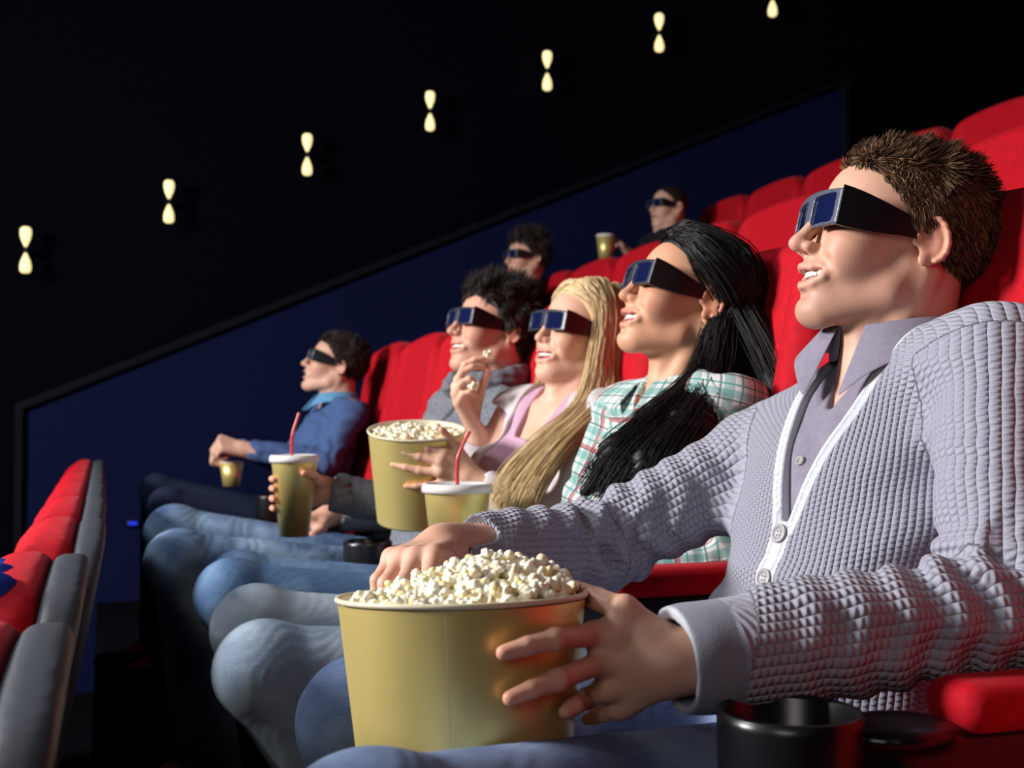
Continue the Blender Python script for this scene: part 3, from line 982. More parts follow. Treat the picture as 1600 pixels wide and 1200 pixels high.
BUCKET = A(.310, 1.055, .525); BUCKET_H = .235
def bucket_r(z): return .085 + (.1125 - .085) * min(max((z - BUCKET[2]) / BUCKET_H, 0), 1)

def man_in_cardigan():
    p = body_defaults(1.26, nb=A(.900, 1.262, .952), pel=A(.80, 1.25, .52), chest=A(.862, 1.262, .80), belly=A(.815, 1.25, .645),
        shL=A(.925, 1.082, .975), shR=A(.835, 1.435, .860), yaw=13,
        hips=[A(.80, 1.14, .51), A(.79, 1.37, .51)],
        knees=[at(575, 1345, .865), at(566, 1130, 1.40)], anks=[A(.22, .86, .085), A(.36, 1.42, .085)])
    p['O'] = A(.922, 1.262, 1.130); p['R'] = head_frame(-13, 13, 0); p['s'] = 1.04
    wl = at(1052, 1034, .975); el = A(.815, .955, .735)
    c = BUCKET + A(0, 0, BUCKET_H / 2)
    oc = lambda x, y, a=.009: on_cyl(x, y, c, bucket_r, a)
    chains = {0: [at(928, 992, .995), oc(866, 999, .012), oc(824, 1009), oc(787, 1020, .007)],
              1: [at(938, 1036, .992), oc(872, 1062, .012), oc(832, 1076), oc(797, 1091, .007)],
              2: [at(950, 1074, .997), at(916, 1092, 1.01), oc(897, 1103), oc(884, 1112, .008)],
              3: [at(968, 1104, 1.005), at(945, 1114, 1.02), at(930, 1120, 1.03), at(918, 1124, 1.04)],
              't': [at(1016, 990, .985), at(975, 953, .995), at(934, 936, 1.025), at(897, 919, 1.062)]}
    nv = -ray_dir(960, 1040)
    handL = dict(dv=at(940, 1040, 1.0) - wl, nv=nv, tv=A(0, 0, 1), chains=chains)
    wr = at(694, 858, 1.300); er = A(.595, 1.435, .752)
    handR = dict(dv=at(640, 868, 1.235) - wr, nv=A(-.35, -.25, 1), tv=A(.2, -1, 0), sc=.94, curls=[(34, 34, 18), (32, 34, 18), (34, 34, 20), (40, 34, 20)],
                 spread=(10, 2, -6, -14), thumb=[(.7, .5, -.5), (.85, .2, -.5), (.9, 0, -.5)])
    p['arms'] = [(p['shL'], el, wl, handL), (p['shR'], er, wr, handR)]
    man = person_skin(p, 'man in grey waffle knit cardigan holding the big gold popcorn bucket', h=.0022, skin='skin_m', stub=.45)
    TO, TR = p['nb'], p['TR']
    # shirt
    S = Shape(); torso_ops(S, p, .000, .035)
    S.rc(TO + TR @ A(-.012, 0, -.02), TO + TR @ A(-.02, 0, .035), .066, .058, .02)
    vee2 = [(-.042, .075), (.042, .075), (.004, -.042), (-.004, -.042)]
    wedge(S, TO, TR, vee2, .0, .003)
    S.disp = lambda P: fold(P, .0015, 60, TR[:, 1] + .4 * TR[:, 2], .5, 1.2).astype(np.float32); S.dmax = .004
    V, Q = sdf_mesh(S, TO - .42, TO + .35, .0032)
    shirt = mesh_obj('shirt', to_local(man, V), Q, MT['shirt'], man)
    collar('shirt_collar', TO + TR @ A(.002, 0, .036), TR, .062, .098, .054, .010, 16, MT['shirt'], shirt, tip=.070, thick=.003, el=1.10)
    # cardigan
    S = Shape(); torso_ops(S, p, .011, .035)
    sleeve(S, p['shL'], el, wl, (.072, .060, .042)); sleeve(S, p['shR'], er, wr, (.064, .056, .039))
    S.rc(el + (wl - el) * .45, wl + nz(el - wl) * .03, .054, .046, .02)
    cuff_cut(S, el, wl, .0385, .004); cuff_cut(S, er, wr, .036, .002)
    vee = [(-.075, .10), (.075, .10), (.004, -.185), (-.004, -.185)]
    wedge(S, TO, TR, vee, -.03, .004)
    S.cvx([TR @ A(0, 0, -1)], [-(np.dot(TR[:, 2], TO) + .085)], .006, 's')
    S.cvx([TR[:, 2], TR[:, 1]], [np.dot(TR[:, 2], TO) - .378, np.dot(TR[:, 1], TO) + .17], .006, 's')
    segs = [(p['shL'], el, 1.0), (el, wl, 1.0), (p['shR'], er, 1.0), (er, wr, 1.0)]
    def disp(P):
        d = np.zeros(len(P), np.float32)
        for i, (a, b, g) in enumerate(segs):
            ba = b - a; L = np.linalg.norm(ba); ax = ba / L
            t = ((P - a) @ ax.astype(np.float32)) / L
            r = np.linalg.norm(P - (a + np.clip(t, 0, 1)[:, None] * ba), axis=1)
            wgt = np.exp(-((r / .085) ** 4)) * (t > -.1) * (t < 1.1) * ((1 - .85 * smooth01((t - .62) / .2)) if i % 2 else 1)
            e = np.exp(-((t - (1 if i % 2 == 0 else .1)) / .35) ** 2) + .35
            e2 = A(*np.cross(ax, [0, 0, 1])) 
            s_ = np.sin((P @ (ax + .55 * e2).astype(np.float32)) * 130 + 1.6 * np.sin(P[:, 2] * 60 + i) + i)
            d += (wgt * e * .0045 * np.sign(s_) * np.abs(s_) ** .8).astype(np.float32)
        q = (P - TO) @ TR
        side = np.exp(-((np.abs(q[:, 1]) - .13) / .05) ** 2)
        d += (.004 * side * np.sin(q[:, 2] * 60 + q[:, 0] * 40)).astype(np.float32)
        d += (.0035 * np.exp(-((q[:, 2] + .27) / .04) ** 2) * np.sin(q[:, 2] * 110 + 6 * q[:, 1])).astype(np.float32)
        return d
    S.disp = disp; S.dmax = .012
    def extra(V, kuv, arm, va, q):
        ql = q[:, 1:3]
        sd = tri_sd(ql, vee)
        front = q[:, 0] > -.03
        trim = smooth01((.017 - sd) / .003) * front * (arm < .5)
        plack = (np.abs(ql[:, 0] + .002) < .014) & (q[:, 2] < -.17) & (q[:, 2] > -.345) & front & (arm < .5)
        trim = np.maximum(trim, plack * 1.0) * (q[:, 2] > -.345)
        groove = ((sd > .0065) & (sd < .0085)) | (plack & (np.abs(np.abs(ql[:, 0] + .002) - .008) < .0012))
        dl = np.linalg.norm(V - wl, axis=1); dr = np.linalg.norm(V - wr, axis=1)
        plain = np.maximum(smooth01((.072 - dl) / .004), smooth01((.066 - dr) / .004)) * arm
        rimL = .7 * smooth01((.0060 - (V - wl) @ nz(el - wl)) / .002) * (dl < .07); rimR = .7 * smooth01((.0045 - (V - wr) @ nz(er - wr)) / .002) * (dr < .07)
        trim = np.maximum(trim, (rimL + rimR) * arm)
        plain = np.maximum(plain, np.clip(trim, 0, 1))
        return {'trim': np.clip(trim * (1 - .5 * groove), 0, 1), 'plain': plain}
    pts = np.array([TO, p['pel'], p['shL'], p['shR'], el, wl, er, wr])
    card, V, Q = garment('cardigan', S, pts.min(0) - .16, pts.max(0) + .14, .0026, MT['knit'], man, TO, TR, [(p['shL'], el, wl), (p['shR'], er, wr)], A(0, -1, .4), extra=extra)
    bv = BVHTree.FromPolygons([tuple(v) for v in V.astype(float)], [tuple(map(int, q)) for q in Q])
    for u in (-.200, -.254, -.320):
        hit = bv.ray_cast(Vector(TO + TR @ A(.5, -.002, u)), Vector(TR @ A(-1, 0, 0)))
        if hit[0] is not None: button(np.array(hit[0]), np.array(TR @ A(1, 0, .1)), .0115, MT['vbutton'], card)
    hb = TO + TR @ A(.5, -.004, -.112)
    bv2 = BVHTree.FromPolygons([tuple(map(float, v)) for v in np.array([shirt.matrix_world @ v.co for v in shirt.data.vertices]) + 0], [tuple(pp.vertices) for pp in shirt.data.polygons])
    hit = bv2.ray_cast(Vector(hb - np.array(man.location)), Vector(TR @ A(-1, 0, 0)))
    if hit[0] is not None: button(np.array(hit[0]) + np.array(man.location), TR @ A(1, 0, .2), .0058, MT['vbutton'], shirt)
    jeans(man, p['hips'], p['knees'], p['anks'], p['pel'], MT['den_m'], .0032, r=(.090, .070, .055, .048), amp=.002)
    shoes(man, p['anks'])
    short_hair(p['O'], p['R'], p['s'], MT['hair_m'], man, n=13000, ln=(.011, .021), messy=.26, thick=.005)
    glasses(p['O'], p['R'], p['s'], 'black 3D glasses on the nearest man in the grey cardigan', fm='framefront')
    return p
MT['vbutton'] = mat_plain('grey horn button', (.36, .35, .36), .3)
# the other viewers ----------------------------------------------------------
def simple_top(man, p, name, mat, arms, off=.010, h=.0035, r=(.060, .050, .038), fl=.003, cuts=None, wv=None, TOcut=None, relax=1, extra=None):
    TO, TR = p['nb'], p['TR']
    S = Shape(); torso_ops(S, p, off, .035)
    pts = [TO, p['pel'], p['shL'], p['shR']]
    for sh, elb, wr in arms:
        sleeve(S, sh, elb, wr, r); cuff_cut(S, elb, wr, r[2] - .008, .006); pts += [elb, wr]
    for c in (cuts or []): wedge(S, TO, TR, *c)
    S.cvx([TR @ A(0, 0, -1)], [-(np.dot(TR[:, 2], TO) + (.03 if TOcut is None else TOcut))], .006, 's')
    def disp(P):
        d = fold(P, fl, 75, TR[:, 2] + .5 * TR[:, 1], 1.0, 1.3)
        for a, b, c in arms:
            for q, wd in ((b, .09), (c, .06)):
                g = np.exp(-((P - np.asarray(q, np.float32)) ** 2).sum(1) / wd ** 2)
                ax = nz(np.asarray(c) - np.asarray(b)); d = d + fold(P, fl * 1.3, 130, ax, 2.0, .8) * g
        return d.astype(np.float32)
    S.disp = disp; S.dmax = fl * 3
    pts = np.array(pts)
    o, V, Q = garment(name, S, pts.min(0) - .15, pts.max(0) + .12, h, mat, man, TO, TR, arms, A(0, -1, .4), relax=relax, extra=extra)
    return o

def brunette():
    p = body_defaults(1.81, x=-.005, fem=True, w=.90, yaw=-4, shL=A(.90, 1.655, .925), shR=A(.885, 1.965, .915), chest=A(.905, 1.81, .80), belly=A(.845, 1.81, .64), bust=.7, bd=.85,
        nb=A(.90, 1.81, .945), hips=[A(.78, 1.72, .50), A(.78, 1.90, .50)], knees=[at(412, 1050, 1.72), at(400, 985, 1.93)],
        anks=[A(.50, 1.74, .085), A(.48, 1.92, .085)])
    p['O'] = A(.918, 1.81, 1.108); p['R'] = head_frame(-5, 18, 0); p['s'] = .98
    aL = (p['shL'], A(.93, 1.62, .69), A(.665, 1.725, .665)); aR = (p['shR'], A(.78, 2.00, .68), A(.58, 1.92, .655))
    hL = dict(dv=A(-1, .15, -.1), nv=A(0, 0, 1), tv=A(0, 1, 0), **REST); hR = dict(dv=A(-1, -.15, -.1), nv=A(0, 0, 1), tv=A(0, -1, 0), **REST)
    p['arms'] = [aL + (hL,), aR + (hR,)]
    man = person_skin(p, 'woman with long black hair and teal plaid shirt beside the cardigan man', h=.0027, skin='skin_w')
    TO, TR = p['nb'], p['TR']
    simple_top(man, p, 'plaid_shirt', MT['plaid'], [aL, aR], r=(.062, .052, .040), fl=.003, h=.0035, cuts=[([(-.045, .07), (.045, .07), (.003, -.12), (-.003, -.12)], .0, .003)], TOcut=.035)
    collar('shirt_collar', TO + TR @ A(.008, 0, .004), TR, .064, .096, .028, -.002, 34, MT['plaid'], man, tip=.035, thick=.003)
    jeans(man, p['hips'], p['knees'], p['anks'], p['pel'], MT['den_w'], .0045, r=(.088, .064, .052, .046))
    shoes(man, p['anks'])
    # hair: drawn back from the forehead, behind the ear, one lock over the near shoulder
    O, R_, s = p['O'], p['R'], p['s']
    parts = []
    S = Shape(); S.el(O + R_ @ (CRC * s), (CRR + .007) * s, R_, 0)
    def hl(P):
        q = ((P - O) @ R_) / s
        return ((np.interp(q[:, 0], [-.12, -.04, -.018, .000, .02, .045, .07, .10], [-.07, -.06, -.03, .030, .036, .056, .078, .084]) - q[:, 2]) * .6 * s).astype(np.float32)
    S.fn(hl, .005, 'i'); V, Q = sdf_mesh(S, O - .16, O + .17, .003); parts.append((V, Q, .2))
    E = O + R_ @ (A(-.046, .070, -.03) * s)            # behind the near ear
    def L(*a): return [A(*q) for q in a]
    g1 = []
    P4 = lambda *q: tuple(tuple(at(*a)) for a in q)
    ends = [P4((1095, 590, 1.72), (1030, 650, 1.66), (962, 708, 1.63), (915, 768, 1.63)),
            P4((1112, 595, 1.69), (1066, 665, 1.61), (1010, 725, 1.58), (975, 785, 1.58)),
            P4((1124, 600, 1.68), (1092, 670, 1.60), (1060, 730, 1.565), (1040, 790, 1.56))]
    S2 = Shape()
    for e in ends:
        pts = [E] + L(*e)
        for a, b, r in zip(pts[:-1], pts[1:], (.018, .024, .028, .018)): S2.rc(a, b, r * .8, r * (.85 if r > .02 else .45), .02)
    S2.disp = lambda P: (.002 * np.sin(P @ np.array([140., 260, 120], np.float32))).astype(np.float32); S2.dmax = .002
    V, Q = sdf_mesh(S2, A(.55, 1.45, .62), A(1.1, 1.9, 1.2), .004); parts.append((V, Q, .1))
    roots = [[.75, y, .75 - .3 * abs(y)] for y in (-.55, -.2, .15, .45, .75)] + [[.30, .85, .50]]
    anch = [[-.75, -.45, -.15], [-.85, -.1, -.2], [-.8, .3, -.25], [-.6, .62, -.3], [-.45, .8, -.35], [-.55, .8, -.35]]
    fallb = [[(1.02, 1.90, .95), (1.03, 1.92, .80)], [(1.03, 1.84, .95), (1.04, 1.84, .80)], [(1.03, 1.76, .95), (1.03, 1.74, .80)],
             [(1.02, 1.69, .95), (1.02, 1.66, .80)], [(1.00, 1.655, .95), (1.01, 1.63, .82)], [(.985, 1.655, .97), (.98, 1.60, .88)]]
    G = comb(O, R_, s, roots, anch, [L(*f) for f in fallb], k=5, off=.008)
    parts.append(lock(G, 11000, .012, 26, .0012, .0014))
    G = comb(O, R_, s, [[.1, .8, .75], [-.1, .85, .6], [-.3, .9, .5]], [[-.52, .85, -.25], [-.56, .85, -.3], [-.62, .8, -.35]], [[E] + L(*e) for e in ends], k=4, off=.008)
    parts.append(lock(G, 4200, .013, 30, .003, .0010))
    # volume behind the head
    S3 = Shape(); 
    for f in fallb:
        S3.rc(O + R_ @ A(-.055, .0, .0), A(*f[0]), .046, .016, .03); S3.rc(A(*f[0]), A(*f[1]), .015, .012, .03)
    S3.disp = lambda P: (.002 * np.sin(P[:, 1] * 420 + 3 * np.sin(P[:, 2] * 30)) * .3).astype(np.float32); S3.dmax = .002
    V, Q = sdf_mesh(S3, A(.8, 1.5, .72), A(1.15, 2.05, 1.25), .005); parts.append((V, Q, .1))
    V, Q, rn = join_parts(parts)
    mesh_obj('hair', to_local(man, V), Q, MT['hair_k'], man, attrs={'rnd': rn})
    glasses(O, R_, s, 'black 3D glasses on the woman with black hair', pitch=0)

BLB = A(.594, 2.340, .712); BLB_H = .185                    # bucket on the blonde woman's lap
BLB_T = None
def blonde():
    p = body_defaults(2.35, fem=True, w=.88, yaw=22, nb=A(.915, 2.36, .945), shL=A(.935, 2.205, .905), shR=A(.855, 2.505, .915), chest=A(.875, 2.36, .79), belly=A(.82, 2.35, .64), bd=.85,
        hips=[A(.78, 2.26, .50), A(.78, 2.44, .50)], knees=[at(362, 932, 2.28), at(375, 915, 2.47)], anks=[A(.48, 2.29, .085), A(.46, 2.45, .085)])
    p['O'] = A(.955, 2.36, 1.085); p['R'] = head_frame(12, 11, -3); p['s'] = .97
    c = BLB + A(0, 0, BLB_H / 2)
    rz = lambda z: .078 + (.0955 - .078) * min(max((z - BLB[2]) / BLB_H, 0), 1)
    oc = lambda x, y, a=.008: on_cyl(x, y, c, rz, a)
    wl = at(738, 752, 2.232)
    ch = {0: [at(694, 708, 2.235), oc(668, 700), oc(650, 694), oc(634, 689)], 1: [at(688, 722, 2.23), oc(655, 713), oc(632, 706), oc(613, 699)],
          2: [at(688, 738, 2.23), oc(656, 735), oc(634, 730), oc(614, 726)], 3: [at(694, 754, 2.235), oc(668, 759), oc(650, 760), oc(634, 760)],
          't': [at(728, 725, 2.24), at(712, 700, 2.245), oc(700, 684), oc(690, 672)]}
    hL = dict(dv=at(690, 730, 2.23) - wl, nv=-ray_dir(690, 730), tv=A(0, 0, 1), chains=ch, sc=.9)
    wr = at(746, 688, 2.52)
    f = lambda *q: [at(*a) for a in q]
    chr_ = {0: f((716, 594, 2.50), (727, 570, 2.485), (742, 562, 2.475), (758, 559, 2.47)), 1: f((712, 604, 2.49), (722, 582, 2.47), (738, 573, 2.46), (756, 573, 2.46)),
            2: f((712, 616, 2.485), (722, 598, 2.455), (734, 592, 2.445), (744, 600, 2.445)), 3: f((716, 630, 2.485), (724, 616, 2.46), (734, 612, 2.45), (742, 618, 2.45)),
            't': f((740, 650, 2.53), (748, 620, 2.52), (756, 598, 2.50), (762, 578, 2.48))}
    hR = dict(dv=at(714, 605, 2.49) - wr, nv=A(-1, -.1, 0), tv=A(.1, 1, .2), chains=chr_, sc=.9)
    aL = (p['shL'], A(.82, 2.12, .70), wl); aR = (p['shR'], A(.735, 2.555, .735), wr)
    p['arms'] = [aL + (hL,), aR + (hR,)]
    man = person_skin(p, 'blonde woman in pale cardigan lifting popcorn to her mouth', h=.0030, skin='skin_b')
    TO, TR = p['nb'], p['TR']
    S = Shape(); torso_ops(S, p, .0, .035)
    wedge(S, TO, TR, [(-.075, .10), (.075, .10), (.03, -.10), (-.03, -.10)], .0, .003)
    S.disp = lambda P: fold(P, .002, 70, TR[:, 2] + .6 * TR[:, 1], .5, 1.2).astype(np.float32); S.dmax = .004
    V, Q = sdf_mesh(S, TO - .42, TO + .3, .004); mesh_obj('blouse', to_local(man, V), Q, MT['pinktop'], man)
    simple_top(man, p, 'cardigan', MT['cardigan'], [aL, aR], off=.009, r=(.058, .048, .037), fl=.0025,
               cuts=[([(-.095, .10), (.095, .10), (.050, -.45), (-.050, -.45)], -.01, .004)])
    jeans(man, p['hips'], p['knees'], p['anks'], p['pel'], MT['den_b'], .005, r=(.086, .062, .050, .045))
    shoes(man, p['anks'])
    O, R_, s = p['O'], p['R'], p['s']
    parts = []
    S = Shape(); S.el(O + R_ @ (CRC * s), (CRR + .006) * s, R_, 0)
    def hl(P):
        q = ((P - O) @ R_) / s
        return ((np.interp(q[:, 0], [-.12, -.04, .01, .035, .055, .075, .10], [-.08, -.07, -.045, .030, .060, .080, .092]) + .03 * np.exp(-(q[:, 1] / .02) ** 2) * 0 - q[:, 2]) * .6 * s).astype(np.float32)
    S.fn(hl, .005, 'i'); V, Q = sdf_mesh(S, O - .16, O + .17, .0035); parts.append((V, Q, .35))
    def Lc(*a): return [O + R_ @ (A(*q) * s) for q in a]
    def L(*a): return [A(*q) for q in a]
    # near side: from the parting over the temple and ear, down past the jaw to the chest
    # guides from front to back
    roots = [[.62, .06, .80], [.42, .05, .95], [.10, .04, 1], [-.25, .04, 1], [-.6, .04, .8]]
    anch = [[.44, .88, .20], [.30, .95, .12], [.05, 1, .05], [-.30, .95, 0], [-.60, .78, -.05]]
    fall = [Lc((.024, .084, -.035)) + L(at(906, 632, 2.215), at(842, 690, 2.17), at(792, 742, 2.15), at(772, 785, 2.14)),
            Lc((.008, .090, -.045)) + L(at(924, 636, 2.195), at(862, 700, 2.14), at(815, 760, 2.12), at(797, 805, 2.12)),
            Lc((-.012, .092, -.060)) + L(at(948, 632, 2.19), at(884, 700, 2.12), at(842, 760, 2.10), at(824, 805, 2.10)),
            Lc((-.030, .088, -.065)) + L(at(965, 615, 2.25), at(988, 655, 2.30), at(1000, 700, 2.34), at(1000, 740, 2.36)),
            Lc((-.055, .075, -.065)) + L(at(985, 615, 2.29), at(1000, 660, 2.33), at(1010, 700, 2.36), at(1010, 740, 2.38))]
    G = comb(O, R_, s, roots, anch, fall, k=4, off=.009)
    G2 = comb(O, R_, s, [[.86, .04, .52], [.80, .24, .54], [.72, .44, .50], [.64, .60, .42], [.56, .74, .30]], [[.44, .88, .20], [.36, .92, .16], [.28, .95, .12], [.10, 1, .08], [.05, 1, .05]],
              [fall[0], fall[0], fall[1], fall[1], fall[2]], k=5, off=.010)
    parts.append(lock(G2, 2600, .003, 34, .0012, .0011))
    parts.append(lock(G[:3], 7500, .007, 34, .0016, .0011)); parts.append(lock(G[3:], 4200, .010, 34, .0018, .0011))
    top = [g[:4] + [O + R_ @ (A(-.03 - .01 * i, .07, -.06) * s)] for i, g in enumerate(G)]
    parts.append(lock([g[:5] for g in top], 2600, .002, 20, .001, .0011))
    # far side
    roots = [[.62, -.06, .80], [.42, -.05, .95], [.10, -.04, 1], [-.3, -.04, 1]]
    anch = [[.50, -.86, .25], [.25, -.95, .1], [0, -1, 0], [-.5, -.85, -.05]]
    fall = [Lc((.040, -.074, -.06)) + L(at(833, 640, 2.50), at(800, 700, 2.42), at(780, 760, 2.36)),
            Lc((.020, -.082, -.06)) + L(at(840, 640, 2.52), at(812, 700, 2.40), at(792, 765, 2.33)),
            Lc((.0, -.085, -.06)) + L(at(850, 640, 2.53), at(826, 700, 2.38), at(806, 765, 2.30)),
            Lc((-.04, -.08, -.06)) + L(at(880, 640, 2.5), at(900, 700, 2.5), at(900, 740, 2.5))]
    parts.append(lock(comb(O, R_, s, roots, anch, fall, k=4, off=.009), 3600, .006, 30, .002, .0011))
    # inner volume
    S2 = Shape()
    for f0 in (at(880, 690, 2.19), at(850, 730, 2.16)): pass
    ch_ = [O + R_ @ A(-.01, .065, -.03), at(918, 630, 2.215), at(872, 690, 2.165), at(825, 745, 2.14)]
    for a, b, r, r2 in zip(ch_[:-1], ch_[1:], (.016, .018, .015), (.018, .015, .008)): S2.rc(a, b, r, r2, .02)
    ch_ = [O + R_ @ A(-.045, .045, .0), at(962, 615, 2.275), at(985, 660, 2.31), at(990, 700, 2.34)]
    for a, b, r, r2 in zip(ch_[:-1], ch_[1:], (.034, .030, .026), (.030, .026, .022)): S2.rc(a, b, r, r2, .02)
    ch_ = [O + R_ @ A(-.05, .02, .0), A(1.0, 2.34, .96), A(1.02, 2.34, .86)]
    for a, b, r, r2 in zip(ch_[:-1], ch_[1:], (.07, .06), (.06, .05)): S2.rc(a, b, r, r2, .02)
    ch_ = [O + R_ @ A(-.01, -.065, -.03), at(845, 640, 2.52), at(812, 700, 2.42), at(795, 750, 2.35)]
    for a, b, r, r2 in zip(ch_[:-1], ch_[1:], (.016, .018, .018), (.018, .018, .010)): S2.rc(a, b, r, r2, .02)
    V, Q = sdf_mesh(S2, A(.5, 1.95, .65), A(1.15, 2.7, 1.25), .005); parts.append((V, Q, .15))
    V, Q, rn = join_parts(parts)
    mesh_obj('hair', to_local(man, V), Q, MT['hair_b'], man, attrs={'rnd': rn})
    glasses(O, R_, s, 'black 3D glasses on the blonde woman')
    return chr_

CUPA = A(.395, 2.650, .660)                                   # tall cup in the young man's hand
def young_man():
    p = body_defaults(2.89, x=-.01, w=.95, yaw=8, shL=A(.925, 2.725, .925), shR=A(.865, 3.05, .925), nb=A(.90, 2.89, .96),
        knees=[at(278, 880, 2.72), at(272, 836, 3.02)], anks=[A(.26, 2.72, .085), A(.22, 3.05, .085)])
    p['O'] = A(.925, 2.89, 1.130); p['R'] = head_frame(10, 12, 0); p['s'] = 1.0
    wl = at(516, 768, 2.70)
    C = CUPA; dc = math.degrees(math.atan2(-C[1], -C[0]))     # towards the camera
    ch = grip(A(C[0], C[1], 0), .040, [at(0, y, 2.65)[2] for y in (756, 772, 789, 805)], dc - 190, dc - 62, add=.009)
    hL = dict(dv=ch[1][0] - wl, nv=A(.2, 1, .2), tv=A(0, 0, 1), chains={**ch, 't': [wl + A(-.02, 0, .02), A(C[0] + .045, C[1] - .012, ch[0][0][2]), A(C[0] + .035, C[1] - .043, ch[0][0][2] + .01), A(C[0] + .012, C[1] - .052, ch[0][0][2] + .015)]}, sc=.95)
    hR = dict(dv=A(-1, -.1, -.1), nv=A(0, 0, 1), tv=A(0, -1, 0), **REST)
    aL = (p['shL'], A(.80, 2.62, .690), wl); aR = (p['shR'], A(.78, 3.12, .68), A(.55, 3.05, .67))
    p['arms'] = [aL + (hL,), aR + (hR,)]
    man = person_skin(p, 'young man with tousled dark hair in grey shawl collar jumper', h=.0035, skin='skin_y')
    TO, TR = p['nb'], p['TR']
    simple_top(man, p, 'jumper', MT['heather'], [aL, aR], off=.010, h=.0042, r=(.064, .056, .042), cuts=[([(-.03, .09), (.03, .09), (.003, -.10), (-.003, -.10)], .02, .004)], TOcut=.03)
    S = Shape(); n = 16                                          # thick shawl collar
    pts = []
    for i in range(n + 1):
        th = math.radians(22 + (360 - 44) * i / n); b = .5 - .5 * math.cos(th)
        pts.append(TO + TR @ A(.004 + (.084 - .006 * b) * math.cos(th), .088 * math.sin(th), +.006 + .075 * b))
    for a, b in zip(pts[:-1], pts[1:]): S.rc(a, b, .024, .024, .012); S.rc(a + TR @ A(0, 0, .018), b + TR @ A(0, 0, .018), .017, .017, .012)
    S.disp = lambda P: (.0016 * np.sin(P @ (TR[:, 2] * 300 + TR[:, 0] * 80).astype(np.float32))).astype(np.float32); S.dmax = .002
    V, Q = sdf_mesh(S, TO - .16, TO + .16, .0035); mesh_obj('shawl_collar', to_local(man, V), Q, MT['heather'], man)
    jeans(man, p['hips'], p['knees'], p['anks'], p['pel'], MT['den_y'], .0055, r=(.088, .066, .054, .048), amp=.0045)
    shoes(man, p['anks'])
    short_hair(p['O'], p['R'], p['s'], MT['hair_y'], man, n=9500, ln=(.020, .042), up=.55, back=.45, messy=.55, thick=.014, h=.0035, r=.0013, front=.074)
    glasses(p['O'], p['R'], p['s'], 'black 3D glasses on the young man in the grey jumper')

def man_in_blue():
    x = -.09
    p = body_defaults(4.50, x=x, w=1.0, yaw=0, shL=A(.85, 4.335, .93), shR=A(.83, 4.67, .93), nb=A(.82, 4.5, .955),
        knees=[at(262, 790, 4.38), at(246, 768, 4.68)], anks=[A(.20, 4.38, .085), A(.18, 4.68, .085)])
    p['O'] = A(.822, 4.50, 1.105); p['R'] = head_frame(-4, 17, 0); p['s'] = 1.0
    wl = at(384, 703, 4.36); wr = at(372, 700, 4.52)
    hL = dict(dv=A(-.85, .05, .25), nv=A(.1, -.6, .8), tv=A(0, .6, .8), curls=[(75, 80, 40)] * 4, thumb=[(.6, .6, -.5), (.7, .1, -.7), (.6, -.3, -.7)])
    hR = dict(dv=A(-1, -.25, -.1), nv=A(0, .5, .8), tv=A(0, -.6, .8), curls=[(70, 80, 40)] * 4, thumb=[(.6, .6, -.5), (.7, .1, -.7), (.6, -.3, -.7)])
    aL = (p['shL'], at(512, 718, 4.30), wl); aR = (p['shR'], A(.68, 4.74, .74), wr)
    p['arms'] = [aL + (hL,), aR + (hR,)]
    man = person_skin(p, 'man in blue jumper alone past the empty seats', h=.0048, skin='skin_f')
    simple_top(man, p, 'jumper', MT['bluetop'], [aL, aR], off=.008, h=.0055, r=(.056, .046, .034), cuts=[([(-.035, .09), (.035, .09), (.003, -.10), (-.003, -.10)], .01, .004)], TOcut=.03)
    TO, TR = p['nb'], p['TR']
    collar('collar', TO + TR @ A(.008, 0, .022), TR, .064, .104, .030, -.010, 22, MT['bluecollar'], man, tip=.05, thick=.005)
    jeans(man, p['hips'], p['knees'], p['anks'], p['pel'], MT['den_d'], .007, r=(.085, .060, .052, .046))
    shoes(man, p['anks'])
    short_hair(p['O'], p['R'], p['s'], MT['hair_y'], man, n=3000, ln=(.012, .022), up=.3, back=.9, messy=.2, thick=.010, h=.004, r=.0016, front=.074)
    glasses(p['O'], p['R'], p['s'], 'black 3D glasses on the man in the blue jumper')

